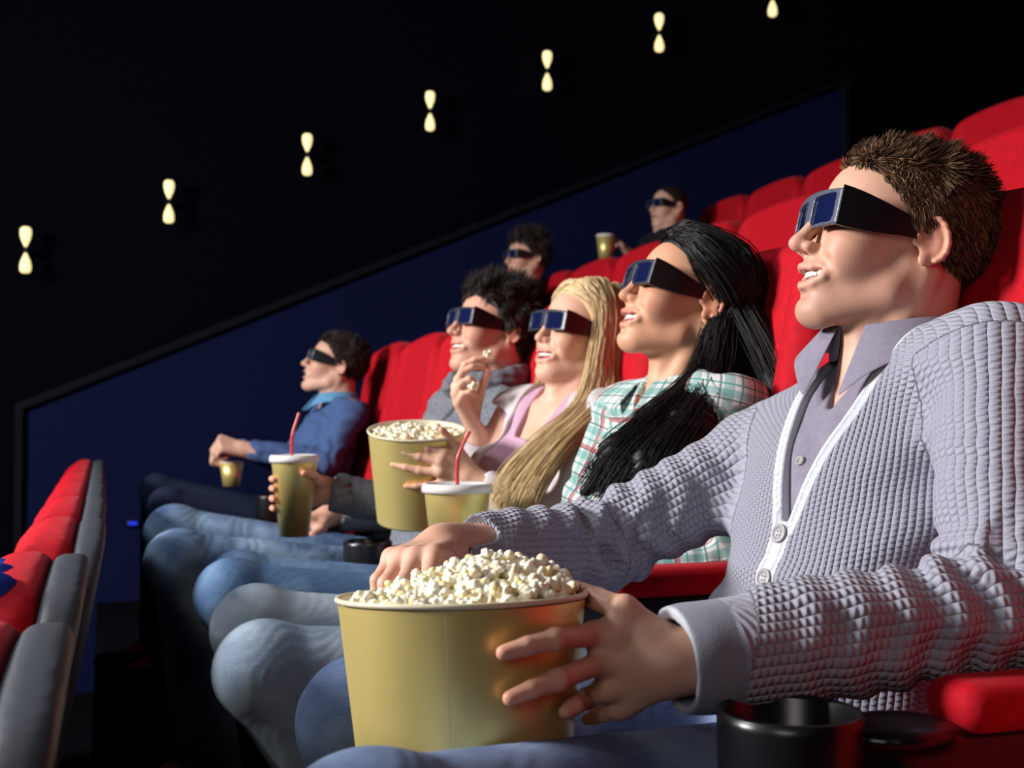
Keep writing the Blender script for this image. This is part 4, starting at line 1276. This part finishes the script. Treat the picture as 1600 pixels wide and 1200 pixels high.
def far_viewer(y, O, yaw, pitch, floor, x, label, glabel, long=False, cup=False):
    sh = (O[0] - .955 + .0) ; 
    d = A(O[0] - .94, 0, O[2] - 1.11)
    p = body_defaults(y, x=d[0], z=d[2], fem=False, w=.95, yaw=0)
    p['floor'] = floor
    p['hips'] = [A(h[0] + .03, h[1], floor + .50) for h in p['hips']]; p['pel'] = A(p['pel'][0] + .03, p['pel'][1], floor + .53); p['belly'] = A(p['belly'][0] + .02, y, floor * .5 + .5 * p['belly'][2] + .33)
    p['knees'] = [A(h[0] - .44, h[1], floor + .52) for h in p['hips']]
    p['TR'] = torso_frame(p['nb'], p['pel'], 0)
    p['anks'] = [A(a[0] + .06, a[1], floor + .085) for a in p['knees']]
    p['O'] = A(*O); p['R'] = head_frame(yaw, pitch, 0); p['s'] = 1.0
    if cup:
        wr = at(982, 396, 5.80); aL = (p['shL'], wr + A(.10, -.02, -.20), wr)
        c = at(948, 385, 5.78)
        hL = dict(dv=at(962, 372, 5.76) - wr, nv=A(.3, -.4, .9), tv=A(0, .8, .5), curls=[(40, 60, 30)] * 4, sc=1.0)
    else:
        aL = (p['shL'], p['shL'] + A(-.08, -.03, -.24), p['shL'] + A(-.30, .03, -.26)); hL = dict(dv=A(-1, .15, -.1), nv=A(0, 0, 1), tv=A(0, 1, 0), **REST)
    aR = (p['shR'], p['shR'] + A(-.08, .03, -.24), p['shR'] + A(-.30, -.03, -.26)); hR = dict(dv=A(-1, -.15, -.1), nv=A(0, 0, 1), tv=A(0, -1, 0), **REST)
    p['arms'] = [aL + (hL,), aR + (hR,)]
    man = person_skin(p, label, h=.006, skin='skin_f', teeth=False)
    simple_top(man, p, 'jumper', MT['darktop'], [aL[:3], aR[:3]], off=.008, h=.008, r=(.056, .046, .034))
    jeans(man, p['hips'], p['knees'], p['anks'], p['pel'], MT['den_d'], .009)
    shoes(man, p['anks'], .009)
    if long: short_hair(p['O'], p['R'], p['s'], MT['hair_y'], man, n=1800, ln=(.030, .05), up=.6, back=.4, messy=.45, thick=.014, h=.005, r=.002, front=.070)
    else: short_hair(p['O'], p['R'], p['s'], MT['hair_y'], man, n=400, ln=(.006, .010), up=.2, back=.9, messy=.1, thick=.004, h=.0045, r=.0015, front=.085)
    glasses(p['O'], p['R'], p['s'], glabel, hgt=.046)
# ------------------------------------------------------------------ cinema seats
SEAT = {}
def seat_meshes():
    """seat in its own space: y centre 0, facing -X, floor at z 0; x 0 is the back plane of the top"""
    rec = math.radians(11); W_ = .515; Z0, Z1 = .40, 1.20
    def back_sdf(front):
        def f(P):
            z = P[:, 2]
            xs = P[:, 0] + (Z1 - z) * math.tan(rec)               # 0 at the rear face
            y = P[:, 1]
            t = (z - Z0) / (Z1 - Z0)
            hw = W_ / 2 - .012 * (1 - np.clip(t, 0, 1)) 
            # outline with round top corners, slightly crowned
            zt = Z1 - .035 * (y / (W_ / 2)) ** 2
            r = .10
            qy = np.abs(y) - (hw - r); qz = np.maximum(z - (zt - r), (Z0 + r) - z)
            out = np.sqrt(np.maximum(qy, 0) ** 2 + np.maximum(qz, 0) ** 2) + np.minimum(np.maximum(qy, qz), 0) - r
            if front:
                th = .085 + .018 * np.exp(-((t - .32) / .2) ** 2) - .020 * np.clip(1 - (y / .2) ** 2, 0, 1) * np.clip(t, 0, 1)
                cx = -.035 - th / 2; hx = th / 2
                bol = .012 * np.exp(-((np.abs(y) - .215) / .030) ** 2)
                dx = np.abs(xs - cx) - hx - bol * (xs < cx)
                seam = .005 * np.exp(-((np.abs(y) - .168) / .004) ** 2) + .005 * np.exp(-((t - .60) / .007) ** 2) * (np.abs(y) < .17)
                out = out; dx = dx + seam * (xs < cx)
            else:
                dx = np.abs(xs + .019) - .021; out = out + .004
            rr = .028 if front else .014
            a = np.maximum(np.stack([dx, out], 1) + rr, 0)
            return (np.sqrt((a ** 2).sum(1)) - rr + np.minimum(np.maximum(dx, out) + rr, 0)).astype(np.float32)
        return f
    S = Shape(); S.fn(back_sdf(True), 0); SEAT['backrest'] = sdf_mesh(S, (-.35, -.3, .35), (.06, .3, 1.2), .006) + (MT['red'],)
    S = Shape(); S.fn(back_sdf(False), 0); SEAT['back_shell'] = sdf_mesh(S, (-.30, -.3, .35), (.06, .3, 1.2), .0055) + (MT['vinyl'],)
    S = Shape(); S.bx((-.42, 0, .405), (.26, .245, .060), np.eye(3), .045); S.el((-.42, 0, .455), (.22, .2, .02), np.eye(3), .03)
    SEAT['seat_cushion'] = sdf_mesh(S, (-.72, -.3, .3), (-.1, .3, .52), .008) + (MT['red'],)
    # pedestal
    S = Shape(); S.bx((-.38, 0, .17), (.05, .04, .19), np.eye(3), .01); S.bx((-.38, 0, .012), (.14, .12, .012), np.eye(3), .008, .01)
    SEAT['pedestal'] = sdf_mesh(S, (-.6, -.2, -.01), (-.2, .2, .4), .008) + (MT['black'],)
    # armrest: padded top, black body and a cup holder at its front end
    AX = -.0
    S = Shape(); S.bx((-.275, 0, .640), (.135, .032, .020), np.eye(3), .018); SEAT['pad'] = sdf_mesh(S, (-.45, -.06, .6), (-.1, .06, .68), .005) + (MT['red'],)
    S = Shape(); S.bx((-.29, 0, .600), (.18, .028, .025), np.eye(3), .012); S.bx((-.24, 0, .48), (.10, .020, .11), np.eye(3), .012, .03)
    S.el((-.455, 0, .625), (.05, .040, .012), np.eye(3), .01)
    SEAT['armrest'] = sdf_mesh(S, (-.55, -.07, .34), (-.05, .07, .66), .005) + (MT['black'],)
    V = []; k = 32                                               # cup holder ring
    prof = [(.040, .555), (.048, .553), (.0525, .575), (.0535, .640), (.0530, .6475), (.0500, .6485), (.0475, .645), (.0455, .575), (.040, .563), (.0, .563)]
    for r, z in prof:
        for i in range(k): a = 2 * math.pi * i / k; V.append((-.545 + max(r, 1e-4) * math.cos(a), max(r, 1e-4) * math.sin(a), z))
    Fq = [[j * k + i, j * k + (i + 1) % k, (j + 1) * k + (i + 1) % k, (j + 1) * k + i] for j in range(len(prof) - 1) for i in range(k)]
    SEAT['cup_holder'] = (np.array(V), np.array(Fq), MT['black'])
def make_seat(loc, label, group, parts=('backrest', 'back_shell', 'seat_cushion', 'pedestal'), up=0.0):
    e = empty('cinema_seat', loc); tag(e, label, 'seat', group)
    for n in parts:
        V, Q, m = SEAT[n]
        if ('m_' + n) not in SEAT:
            o = mesh_obj(n, V, Q, m, e); SEAT['m_' + n] = o
        else:
            o = SEAT['m_' + n].copy(); COL.objects.link(o); o.parent = e
    return e
def make_armrest(loc, label, group):
    e = empty('armrest', loc); tag(e, label, 'armrest', group)
    for n in ('armrest', 'pad', 'cup_holder'):
        V, Q, m = SEAT[n]; nm = {'armrest': 'arm_body'}.get(n, n)
        if ('m_' + n) not in SEAT:
            o = mesh_obj(nm, V, Q, m, e); SEAT['m_' + n] = o
        else:
            o = SEAT['m_' + n].copy(); COL.objects.link(o); o.parent = e
    return e
PITCH_Y = .54
def seats():
    seat_meshes()
    own = 'red seats in the viewers\' own row'
    who = {0: 'red cinema seat that the man in the grey cardigan sits in', 1: 'red cinema seat behind the black haired woman', 2: 'red cinema seat behind the blonde woman',
           3: 'red cinema seat behind the young man in the grey jumper', 4: 'empty red cinema seat next to the young man', 5: 'empty red cinema seat next to the man in blue',
           6: 'red cinema seat that the man in the blue jumper sits in'}
    X0 = 1.135
    for i, l in who.items(): make_seat((X0, 1.27 + PITCH_Y * i, 0), l, own)
    make_seat((X0, 1.27 - PITCH_Y, 0), 'red cinema seat at the lower right corner nearest the camera', own)
    al = ['black armrest with cup holder and red pad beside the man in the cardigan', 'black armrest between the cardigan man and black haired woman', 'black armrest between black haired and blonde women under the paper cup',
          'black armrest between the blonde woman and the young man', 'black armrest on the far side of the young man', 'black armrest between the two empty red seats', 'black armrest beside the man in the blue jumper']
    for i, l in enumerate(al):
        a_ = make_armrest((X0 - .04 if i else 1.150, 1.0 + PITCH_Y * i - (.115 if i == 0 else 0), 0.0 if i else -.048), l, 'armrests of the viewers\' own row')
        if i == 0: a_.scale = (1.12, 1.12, 1.12)
        if i == 1: a_.scale = (1.08, 1.0, 1.08)
    fr = 'red and grey seat backs of the row in front'
    fl = ['nearest seat back of the front row, red with grey rear, lower left', 'second seat back of the front row from the camera', 'third seat back of the front row from the camera', 'fourth seat back of the front row from the camera',
          'fifth seat back of the front row from the camera', 'sixth seat back of the front row from the camera', 'seventh seat back of the front row from the camera', 'farthest seat back of the front row by the side wall']
    xs = [-.018, -.012, .008, .010, .010, .01, .01, .01]
    for i in range(8):
        make_seat((xs[i], .93 + .52 * i, -.435), fl[i], fr)
    for i in range(7):
        make_armrest((-.03, 1.19 + .52 * i, -.435), 'front row armrest beyond the %s seat back from the camera' % ['nearest', 'second', 'third', 'fourth', 'fifth', 'sixth', 'seventh'][i], 'armrests of the row in front')
    r2 = 'red seats of the row behind'
    for i in range(8):
        y = 1.9 + PITCH_Y * i
        lab = 'red seat of the next row back, %s' % ['behind the cardigan man, nearest', 'just behind the cardigan man\'s head', 'between the two nearest heads', 'seen left of the cardigan man\'s glasses', 'above the black haired woman\'s head', 'right of the far man\'s head',
              'below the far man with the cup', 'below the raised gold cup', 'behind the far dark haired head', 'last before the side wall'][i]
        make_seat((X0 + 1.1, y, .44), lab, r2)
    r3 = 'red seats of the third row'
    for i in range(7):
        y = 2.69 + PITCH_Y * i
        lab = 'red seat two rows back, %s' % ['nearest, at the right edge', 'second from the right edge', 'third from the right edge', 'fourth from the right edge', 'fifth from the right edge', 'sixth from the right edge', 'that the far man sits in', 'beyond the far man', 'farthest by the side wall'][i]
        make_seat((X0 + 2.2, y, .92), lab, r3)

# ------------------------------------------------------------------ room
def box(name, lo, hi, mat, kind='structure', parent=None):
    (x0, y0, z0), (x1, y1, z1) = lo, hi
    V = [(x0, y0, z0), (x1, y0, z0), (x1, y1, z0), (x0, y1, z0), (x0, y0, z1), (x1, y0, z1), (x1, y1, z1), (x0, y1, z1)]
    F_ = [(3, 2, 1, 0), (4, 5, 6, 7), (0, 1, 5, 4), (1, 2, 6, 5), (2, 3, 7, 6), (3, 0, 4, 7)]
    o = mesh_obj(name, V, F_, mat, parent, smooth=False)
    if kind: tag(o, kind=kind)
    return o
def prism(name, poly, y0, y1, mat):
    """polygon in x,z extruded along y"""
    n = len(poly); V = [(x, y0, z) for x, z in poly] + [(x, y1, z) for x, z in poly]
    F_ = [list(range(n))[::-1], [n + i for i in range(n)]] + [[i, (i + 1) % n, n + (i + 1) % n, n + i] for i in range(n)]
    return tag(mesh_obj(name, V, F_, mat, None, smooth=False), kind='structure')
MT['carpet'] = mat_cloth('dark carpet', (.004, .004, .006), (.0025, .0025, .004), 80, .4)
MT['navy'] = mat_cloth('navy wall cloth', (.006, .009, .042), (.005, .008, .036), 40, .3, .9)
MT['black_wall'] = mat_cloth('black wall cloth', (.0012, .0014, .0045), None, 40, .3, .95)
for k_ in ('navy', 'black_wall', 'carpet'): MT[k_].node_tree.nodes['Principled BSDF'].inputs['Specular IOR Level'].default_value = .04
MT['trimgrey'] = mat_plain('grey trim', (.005, .0055, .009), .7, 0, None, .08)
MT['lampglass'] = mat_emit('lamp glow', (1.0, .83, .40), 1.15)
WALL_Y = 6.45
def room():
    # stepped floor: front row platform, own row, rows behind
    prism('floor', [(-7, -.435), (-.02, -.435), (-.02, 0), (1.12, 0), (1.12, .44), (2.22, .44), (2.22, .92), (3.32, .92), (3.32, 1.5), (6, 1.5), (6, -.9), (-7, -.9)], -3.0, WALL_Y + .2, MT['carpet'])
    box('wall_side', (-7, WALL_Y + .05, -.9), (6, WALL_Y + .2, 6.5), MT['black_wall'])
    box('wall_near', (-7, -3.2, -.9), (6, -3.0, 6.5), MT['black_wall'])
    box('wall_back', (6, -3.2, -.9), (6.2, WALL_Y + .2, 6.5), MT['black_wall'])
    box('wall_front', (-7.2, -3.2, -.9), (-7, WALL_Y + .2, 6.5), MT['black_wall'])
    box('ceiling', (-7.2, -3.2, 6.5), (6.2, WALL_Y + .2, 6.6), MT['black_wall'])
    # raised navy panel on the side wall whose top follows the rake
    Y = WALL_Y - .10
    a = at(36, 640, Y); b = at(1316, 132, Y)
    prism('trim_1', [(a[0], -.8), (b[0], -.8), (b[0], b[2]), (a[0], a[2])], Y, WALL_Y + .06, MT['navy'])
    t = .035; dz = (b[2] - a[2]) / (b[0] - a[0])
    prism('trim_2', [(a[0], a[2]), (b[0], b[2]), (b[0], b[2] + t), (a[0] - t, a[2] + t * .8)], Y - .03, WALL_Y + .06, MT['trimgrey'])
    prism('trim_3', [(a[0] - t, -.8), (a[0], -.8), (a[0], a[2]), (a[0] - t, a[2] + t * .8)], Y - .03, WALL_Y + .06, MT['trimgrey'])
    prism('trim_4', [(b[0], -.8), (b[0] + t, -.8), (b[0] + t, b[2] + t), (b[0], b[2] + t)], Y - .03, WALL_Y + .06, MT['trimgrey'])
LAMPS = [(40, 371, 410), (264, 297, 333), (480, 224, 259), (672, 157, 190), (855, 94, 127), (1030, 35, 67), (1207, -20, 12)]
def wall_lamps():
    prof = [(0, .052), (.018, .052), (.027, .042), (.029, .020), (.024, -.008), (.013, -.034), (.006, -.050), (0, -.052)]
    where = ['lowest, at the left edge of the picture', 'second from the left edge', 'third from the left edge', 'above the young man\'s hair', 'above the far dark haired man', 'above the far man with short hair', 'highest, cut by the top edge']
    first = None
    for n, (px, y0, y1) in enumerate(LAMPS):
        pm = at(px, (y0 + y1) / 2, WALL_Y - .07); sc = (at(px, y0, WALL_Y - .07)[2] - at(px, y1, WALL_Y - .07)[2]) / .130
        e = empty('wall_lamp', pm); tag(e, 'small two-ended wall lamp, ' + where[n], 'lamp', 'glowing lamps climbing the side wall')
        e.scale = (sc, sc, sc)
        if first is None:
            first = []
            k = 14
            for up in (1, -1):
                V = []
                for r, z in prof:
                    for i in range(k): a_ = 2 * math.pi * i / k; V.append((r * math.cos(a_), r * math.sin(a_), up * (.067 + z)))
                F_ = [[j * k + i, (j + 1) * k + i, (j + 1) * k + (i + 1) % k, j * k + (i + 1) % k] for j in range(len(prof) - 1) for i in range(k)]
                first.append(mesh_obj('lamp_glass', V, F_, MT['lampglass'], e))
            V, Q = (np.array([(x, y, z) for x in (-.010, .010) for y in (-.010, .125) for z in (-.012, .012)]), [[0, 1, 3, 2], [4, 6, 7, 5], [0, 4, 5, 1], [2, 3, 7, 6], [0, 2, 6, 4], [1, 5, 7, 3]])
            first.append(mesh_obj('bracket', V, Q, MT['black'], e, smooth=False))
        else:
            for o in first:
                c = o.copy(); COL.objects.link(c); c.parent = e

def extras():
    e = empty('aisle_light', at(208, 818, WALL_Y - .13)); tag(e, 'tiny blue guide light low on the side wall', 'light')
    S = Shape(); S.bx((0, .012, 0), (.030, .012, .016), np.eye(3), .006); V, Q = sdf_mesh(S, (-.05, -.03, -.04), (.05, .05, .04), .003)
    mesh_obj('housing', V, Q, MT['black'], e)
    S = Shape(); S.bx((0, -.001, 0), (.022, .003, .010), np.eye(3), .002); V, Q = sdf_mesh(S, (-.05, -.03, -.04), (.05, .05, .04), .0025)
    mesh_obj('diffuser', V, Q, mat_emit('blue guide glow', (.02, .04, .9), .35), e)
    # blue jacket laid over the cushion side of a front row seat
    S = Shape(); c = A(-.135, 1.38, .668)
    S.bx(c, (.045, .12, .100), np.array(Matrix.Rotation(math.radians(11), 3, 'Y')), .028); S.bx(c + A(-.03, 0, -.20), (.035, .12, .13), np.array(Matrix.Rotation(math.radians(11), 3, 'Y')), .03, .04)
    S.disp = lambda P: fold(P, .004, 60, A(.3, 1, .5), 0, 1.2).astype(np.float32); S.dmax = .01
    V, Q = sdf_mesh(S, c - .35, c + .3, .007); tag(mesh_obj('jacket', V, Q, MT['bluejacket']), 'bright blue jacket hung over a front row seat back at the left edge', 'jacket')
MT['bluejacket'] = mat_cloth('bright blue jacket', (.01, .05, .42), (.01, .035, .32), 30, .3)

# ------------------------------------------------------------------ buckets, cups, popcorn
def lathe(prof, k=56, seam=None):
    V = []
    for r, z in prof:
        for i in range(k): a_ = 2 * math.pi * i / k; V.append((max(r, 1e-4) * math.cos(a_), max(r, 1e-4) * math.sin(a_), z))
    F_ = [[j * k + i, j * k + (i + 1) % k, (j + 1) * k + (i + 1) % k, (j + 1) * k + i] for j in range(len(prof) - 1) for i in range(k)]
    return np.array(V), np.array(F_)
def bucket(loc, rb, rt, h, label, tilt, seam_px=None):
    e = empty('popcorn_bucket', loc); tag(e, label, 'popcorn bucket')
    e.rotation_euler = tilt
    V, Q = lathe([(0, .004), (rb - .004, .004), (rb, .0), (rb + .0005, .003), (rt - .001, h - .006)], 72)
    mesh_obj('bucket_side', V, Q, MT['gold'], e)
    V, Q = lathe([(rt - .0035, h - .012), (rb - .004, .008), (0, .008)], 72)
    mesh_obj('lining', V, Q, MT['white'], e)
    V, Q = lathe([(rt - .004, h - .012), (rt - .004, h - .003), (rt - .002, h), (rt + .001, h), (rt + .0022, h - .002), (rt + .001, h - .0045), (rt - .001, h - .005)], 72)
    mesh_obj('rim', V, Q, MT['rimgold'], e)
    if seam_px is not None:
        a0 = seam_px; S = []
        for z in (.002, h - .008):
            r = rb + (rt - rb) * z / h + .0006
            for a_ in (a0 - .004, a0 + .004): S.append((r * math.cos(a_), r * math.sin(a_), z))
        mesh_obj('seam', S, [[0, 1, 3, 2]], MT['seam'], e)
    return e
def kernels():
    out = []
    for v in range(5):
        r = np.random.default_rng(40 + v); S = Shape(); n = 10
        for i in range(n):
            d = r.normal(size=3); d /= np.linalg.norm(d)
            S.el(d * A(1.15, 1, .75) * r.uniform(.0035, .0075), A(*r.uniform(.0022, .0044, 3)), np.eye(3), .0008)
        S.el(A(0, 0, 0), A(.004, .004, .004), np.eye(3), .002)
        S.disp = lambda P: (.0006 * np.sin(P[:, 0] * 1900) * np.sin(P[:, 1] * 1800) * np.sin(P[:, 2] * 1700)).astype(np.float32)
        V, Q = sdf_mesh(S, (-.014,) * 3, (.014,) * 3, .0009, 12)
        out.append((V, Q))
    return out
KM = []
def popcorn(e_loc, tilt, rt, h, n, label, group, sc, mound, seed, centre=(0, 0)):
    """single popped kernels heaped on the bed that fills the bucket"""
    M3 = Matrix.Translation(Vector(e_loc)) @ (Matrix.Rotation(tilt[2], 4, 'Z') @ Matrix.Rotation(tilt[1], 4, 'Y') @ Matrix.Rotation(tilt[0], 4, 'X'))
    r = np.random.default_rng(seed)
    def hz(x, y): 
        q = ((x - centre[0]) ** 2 + (y - centre[1]) ** 2) / (rt * .72) ** 2
        return h - .014 + mound * np.exp(-q)
    N_ = 22; V = []; 
    for i in range(N_ + 1):
        for j in range(36):
            a_ = j * math.pi / 18; rr = (rt - .006) * i / N_; x, y = rr * math.cos(a_), rr * math.sin(a_)
            V.append(tuple(M3 @ Vector((x, y, float(hz(x, y)) - .012 + .003 * math.sin(x * 900) * math.sin(y * 900)))))
    F_ = [[i * 36 + j, (i + 1) * 36 + j, (i + 1) * 36 + (j + 1) % 36, i * 36 + (j + 1) % 36] for i in range(N_) for j in range(36)]
    o = mesh_obj('popcorn_bed', V, F_, MT['popcorn']); tag(o, label.replace('popped kernel on top of', 'bed of popcorn inside'), 'popcorn', None, 'stuff')
    if not KM:
        for V, Q in kernels():
            me = mesh_obj('popcorn', V, Q, MT['popcorn']); KM.append(me.data); bpy.data.objects.remove(me)
    pts = []
    tries = 0
    while len(pts) < n and tries < 20000:
        tries += 1
        a_ = r.uniform(0, 6.283); rr = (rt - .014) * math.sqrt(r.uniform(0, 1)); x, y = rr * math.cos(a_), rr * math.sin(a_)
        z = hz(x, y) - .004 + r.uniform(0, .010)
        if all((x - q[0]) ** 2 + (y - q[1]) ** 2 + (z - q[2]) ** 2 > (.0098 * sc) ** 2 for q in pts): pts.append((x, y, z))
    for q in pts:
        o = bpy.data.objects.new('popcorn', KM[r.integers(len(KM))]); COL.objects.link(o)
        o.matrix_world = Matrix.Translation(M3 @ Vector(q)) @ Matrix.Rotation(r.uniform(0, 6.28), 4, Vector(r.normal(size=3)).normalized()) @ Matrix.Scale(sc * r.uniform(.85, 1.15), 4)
        tag(o, label, 'popcorn', group)
def cup(loc, rb, rt, h, label, tilt=(0, 0, 0), straw=(.02, 0, .35)):
    e = empty('paper_cup', loc); tag(e, label, 'cup'); e.rotation_euler = tilt
    V, Q = lathe([(0, .004), (rb - .003, .004), (rb, 0), (rt, h)], 56); mesh_obj('cup_side', V, Q, MT['gold'], e)
    V, Q = lathe([(rt - .002, h - .012), (rt + .0035, h - .012), (rt + .0040, h - .004), (rt + .0015, h + .003), (rt - .004, h + .004), (rt - .007, h - .001), (0, h - .001)], 56)
    mesh_obj('lid', V, Q, MT['lid'], e)
    p0 = A(straw[0], straw[1], h - .02)
    pts = [p0, p0 + A(0, 0, .05), p0 + A(.003, 0, .075), p0 + A(straw[2] * .045, 0, .115)]
    P = catmull(np.array([pts]), 14)[0]; V = []; k = 10
    for i, c in enumerate(P):
        rr = .0036 + (.0005 if 5 <= i <= 8 and i % 2 else 0)
        for j in range(k): a_ = 2 * math.pi * j / k; V.append(c + A(rr * math.cos(a_), rr * math.sin(a_), 0))
    F_ = [[i * k + j, i * k + (j + 1) % k, (i + 1) * k + (j + 1) % k, (i + 1) * k + j] for i in range(len(P) - 1) for j in range(k)]
    mesh_obj('straw', V, F_, MT['straw'], e)
    return e
MT['lid'] = mat_plain('white lid', (.72, .70, .70), .4)
MT['seam'] = mat_plain('pale seam', (.62, .55, .36), .4)
MT['rimgold'] = mat_plain('pale rim', (.70, .62, .44), .4)
def props(chr_):
    tl = (math.radians(-4), 0, 0)
    b = BUCKET + A(0, -.008, 0)
    seam = math.atan2(on_cyl(702, 1050, BUCKET + A(0, 0, .1), bucket_r, 0)[1] - BUCKET[1], on_cyl(702, 1050, BUCKET + A(0, 0, .1), bucket_r, 0)[0] - BUCKET[0])
    bucket(b, .085, .1125, BUCKET_H, 'big gold popcorn bucket held by the man in the grey cardigan', tl, seam)
    popcorn(b, tl, .1125, BUCKET_H, 200, 'white popped kernel on top of the big gold bucket in front', 'popcorn in the big bucket', 1.15, .038, 3, (.032, .0))
    t2 = (math.radians(11), math.radians(-3), 0)
    b2 = BLB + A(0, .018, 0)
    bucket(b2, .078, .0955, BLB_H, 'gold popcorn bucket in the blonde woman\'s lap', t2)
    popcorn(b2, t2, .0955, BLB_H, 90, 'white popped kernel on top of the blonde woman\'s bucket', 'popcorn in the blonde woman\'s bucket', 1.25, .004, 5)
    for i, q in enumerate([at(763, 553, 2.465), at(740, 604, 2.44)]):
        o = bpy.data.objects.new('popcorn', KM[i]); COL.objects.link(o); o.location = q; o.scale = (1.1, 1.1, 1.5)
        tag(o, ['popped kernel between the blonde woman\'s fingertips', 'popped kernel inside the blonde woman\'s curled fingers'][i], 'popcorn')
    cup(CUPA, .031, .0505, .172, 'tall gold paper cup with white lid held by the young man', (0, 0, 0), (-.006, 0, .35))
    cup(A(.592, 2.06, .612), .038, .059, .186, 'gold paper cup with red straw standing beside the blonde woman', (0, 0, 0), (.000, .0, .5))
    c = at(362, 742, 4.44)
    e = empty('paper_cup', c - A(0, 0, .04)); tag(e, 'short gold cup under the blue jumper man\'s hands', 'cup')
    V, Q = lathe([(0, .0), (.030, 0), (.042, .085), (.040, .085), (.030, .006), (0, .006)], 32); mesh_obj('cup_side', V, Q, MT['gold'], e)
    V, Q = lathe([(.041, .083), (.0435, .085), (.041, .088), (.039, .085)], 32); mesh_obj('rim', V, Q, MT['white'], e)
    c = at(946, 388, 5.76)
    e = empty('paper_cup', c - A(0, 0, .07)); tag(e, 'gold cup raised by the far short haired man', 'cup')
    V, Q = lathe([(0, .0), (.032, 0), (.046, .135), (.044, .135), (.032, .006), (0, .006)], 32); mesh_obj('cup_side', V, Q, MT['gold'], e)
    V, Q = lathe([(.044, .128), (.0475, .130), (.0475, .138), (.043, .141), (0, .141)], 32); mesh_obj('lid', V, Q, MT['lid'], e)
# ------------------------------------------------------------------ build
def T(n): print('BUILD %-12s %.1fs' % (n, time.time() - T0))
room(); T('room')
wall_lamps(); extras()
seats(); T('seats')
man_in_cardigan(); T('man')
brunette(); T('brunette')
chr_ = blonde(); T('blonde')
young_man(); T('young')
man_in_blue(); T('blue')
far_viewer(5.72, at(818, 403, 5.72) + A(.02, 0, 0), 10, 0, .44, 0, 'far viewer with tousled dark hair behind the young man', 'pale reflecting 3D glasses on the far dark haired viewer', long=True)
far_viewer(5.93, at(1046, 325, 5.93) + A(.0, 0, 0), 8, 3, .92, 0, 'far man with cropped hair raising a gold cup', '3D glasses on the far man with cropped hair', cup=True)
T('far')
props(chr_); T('props')
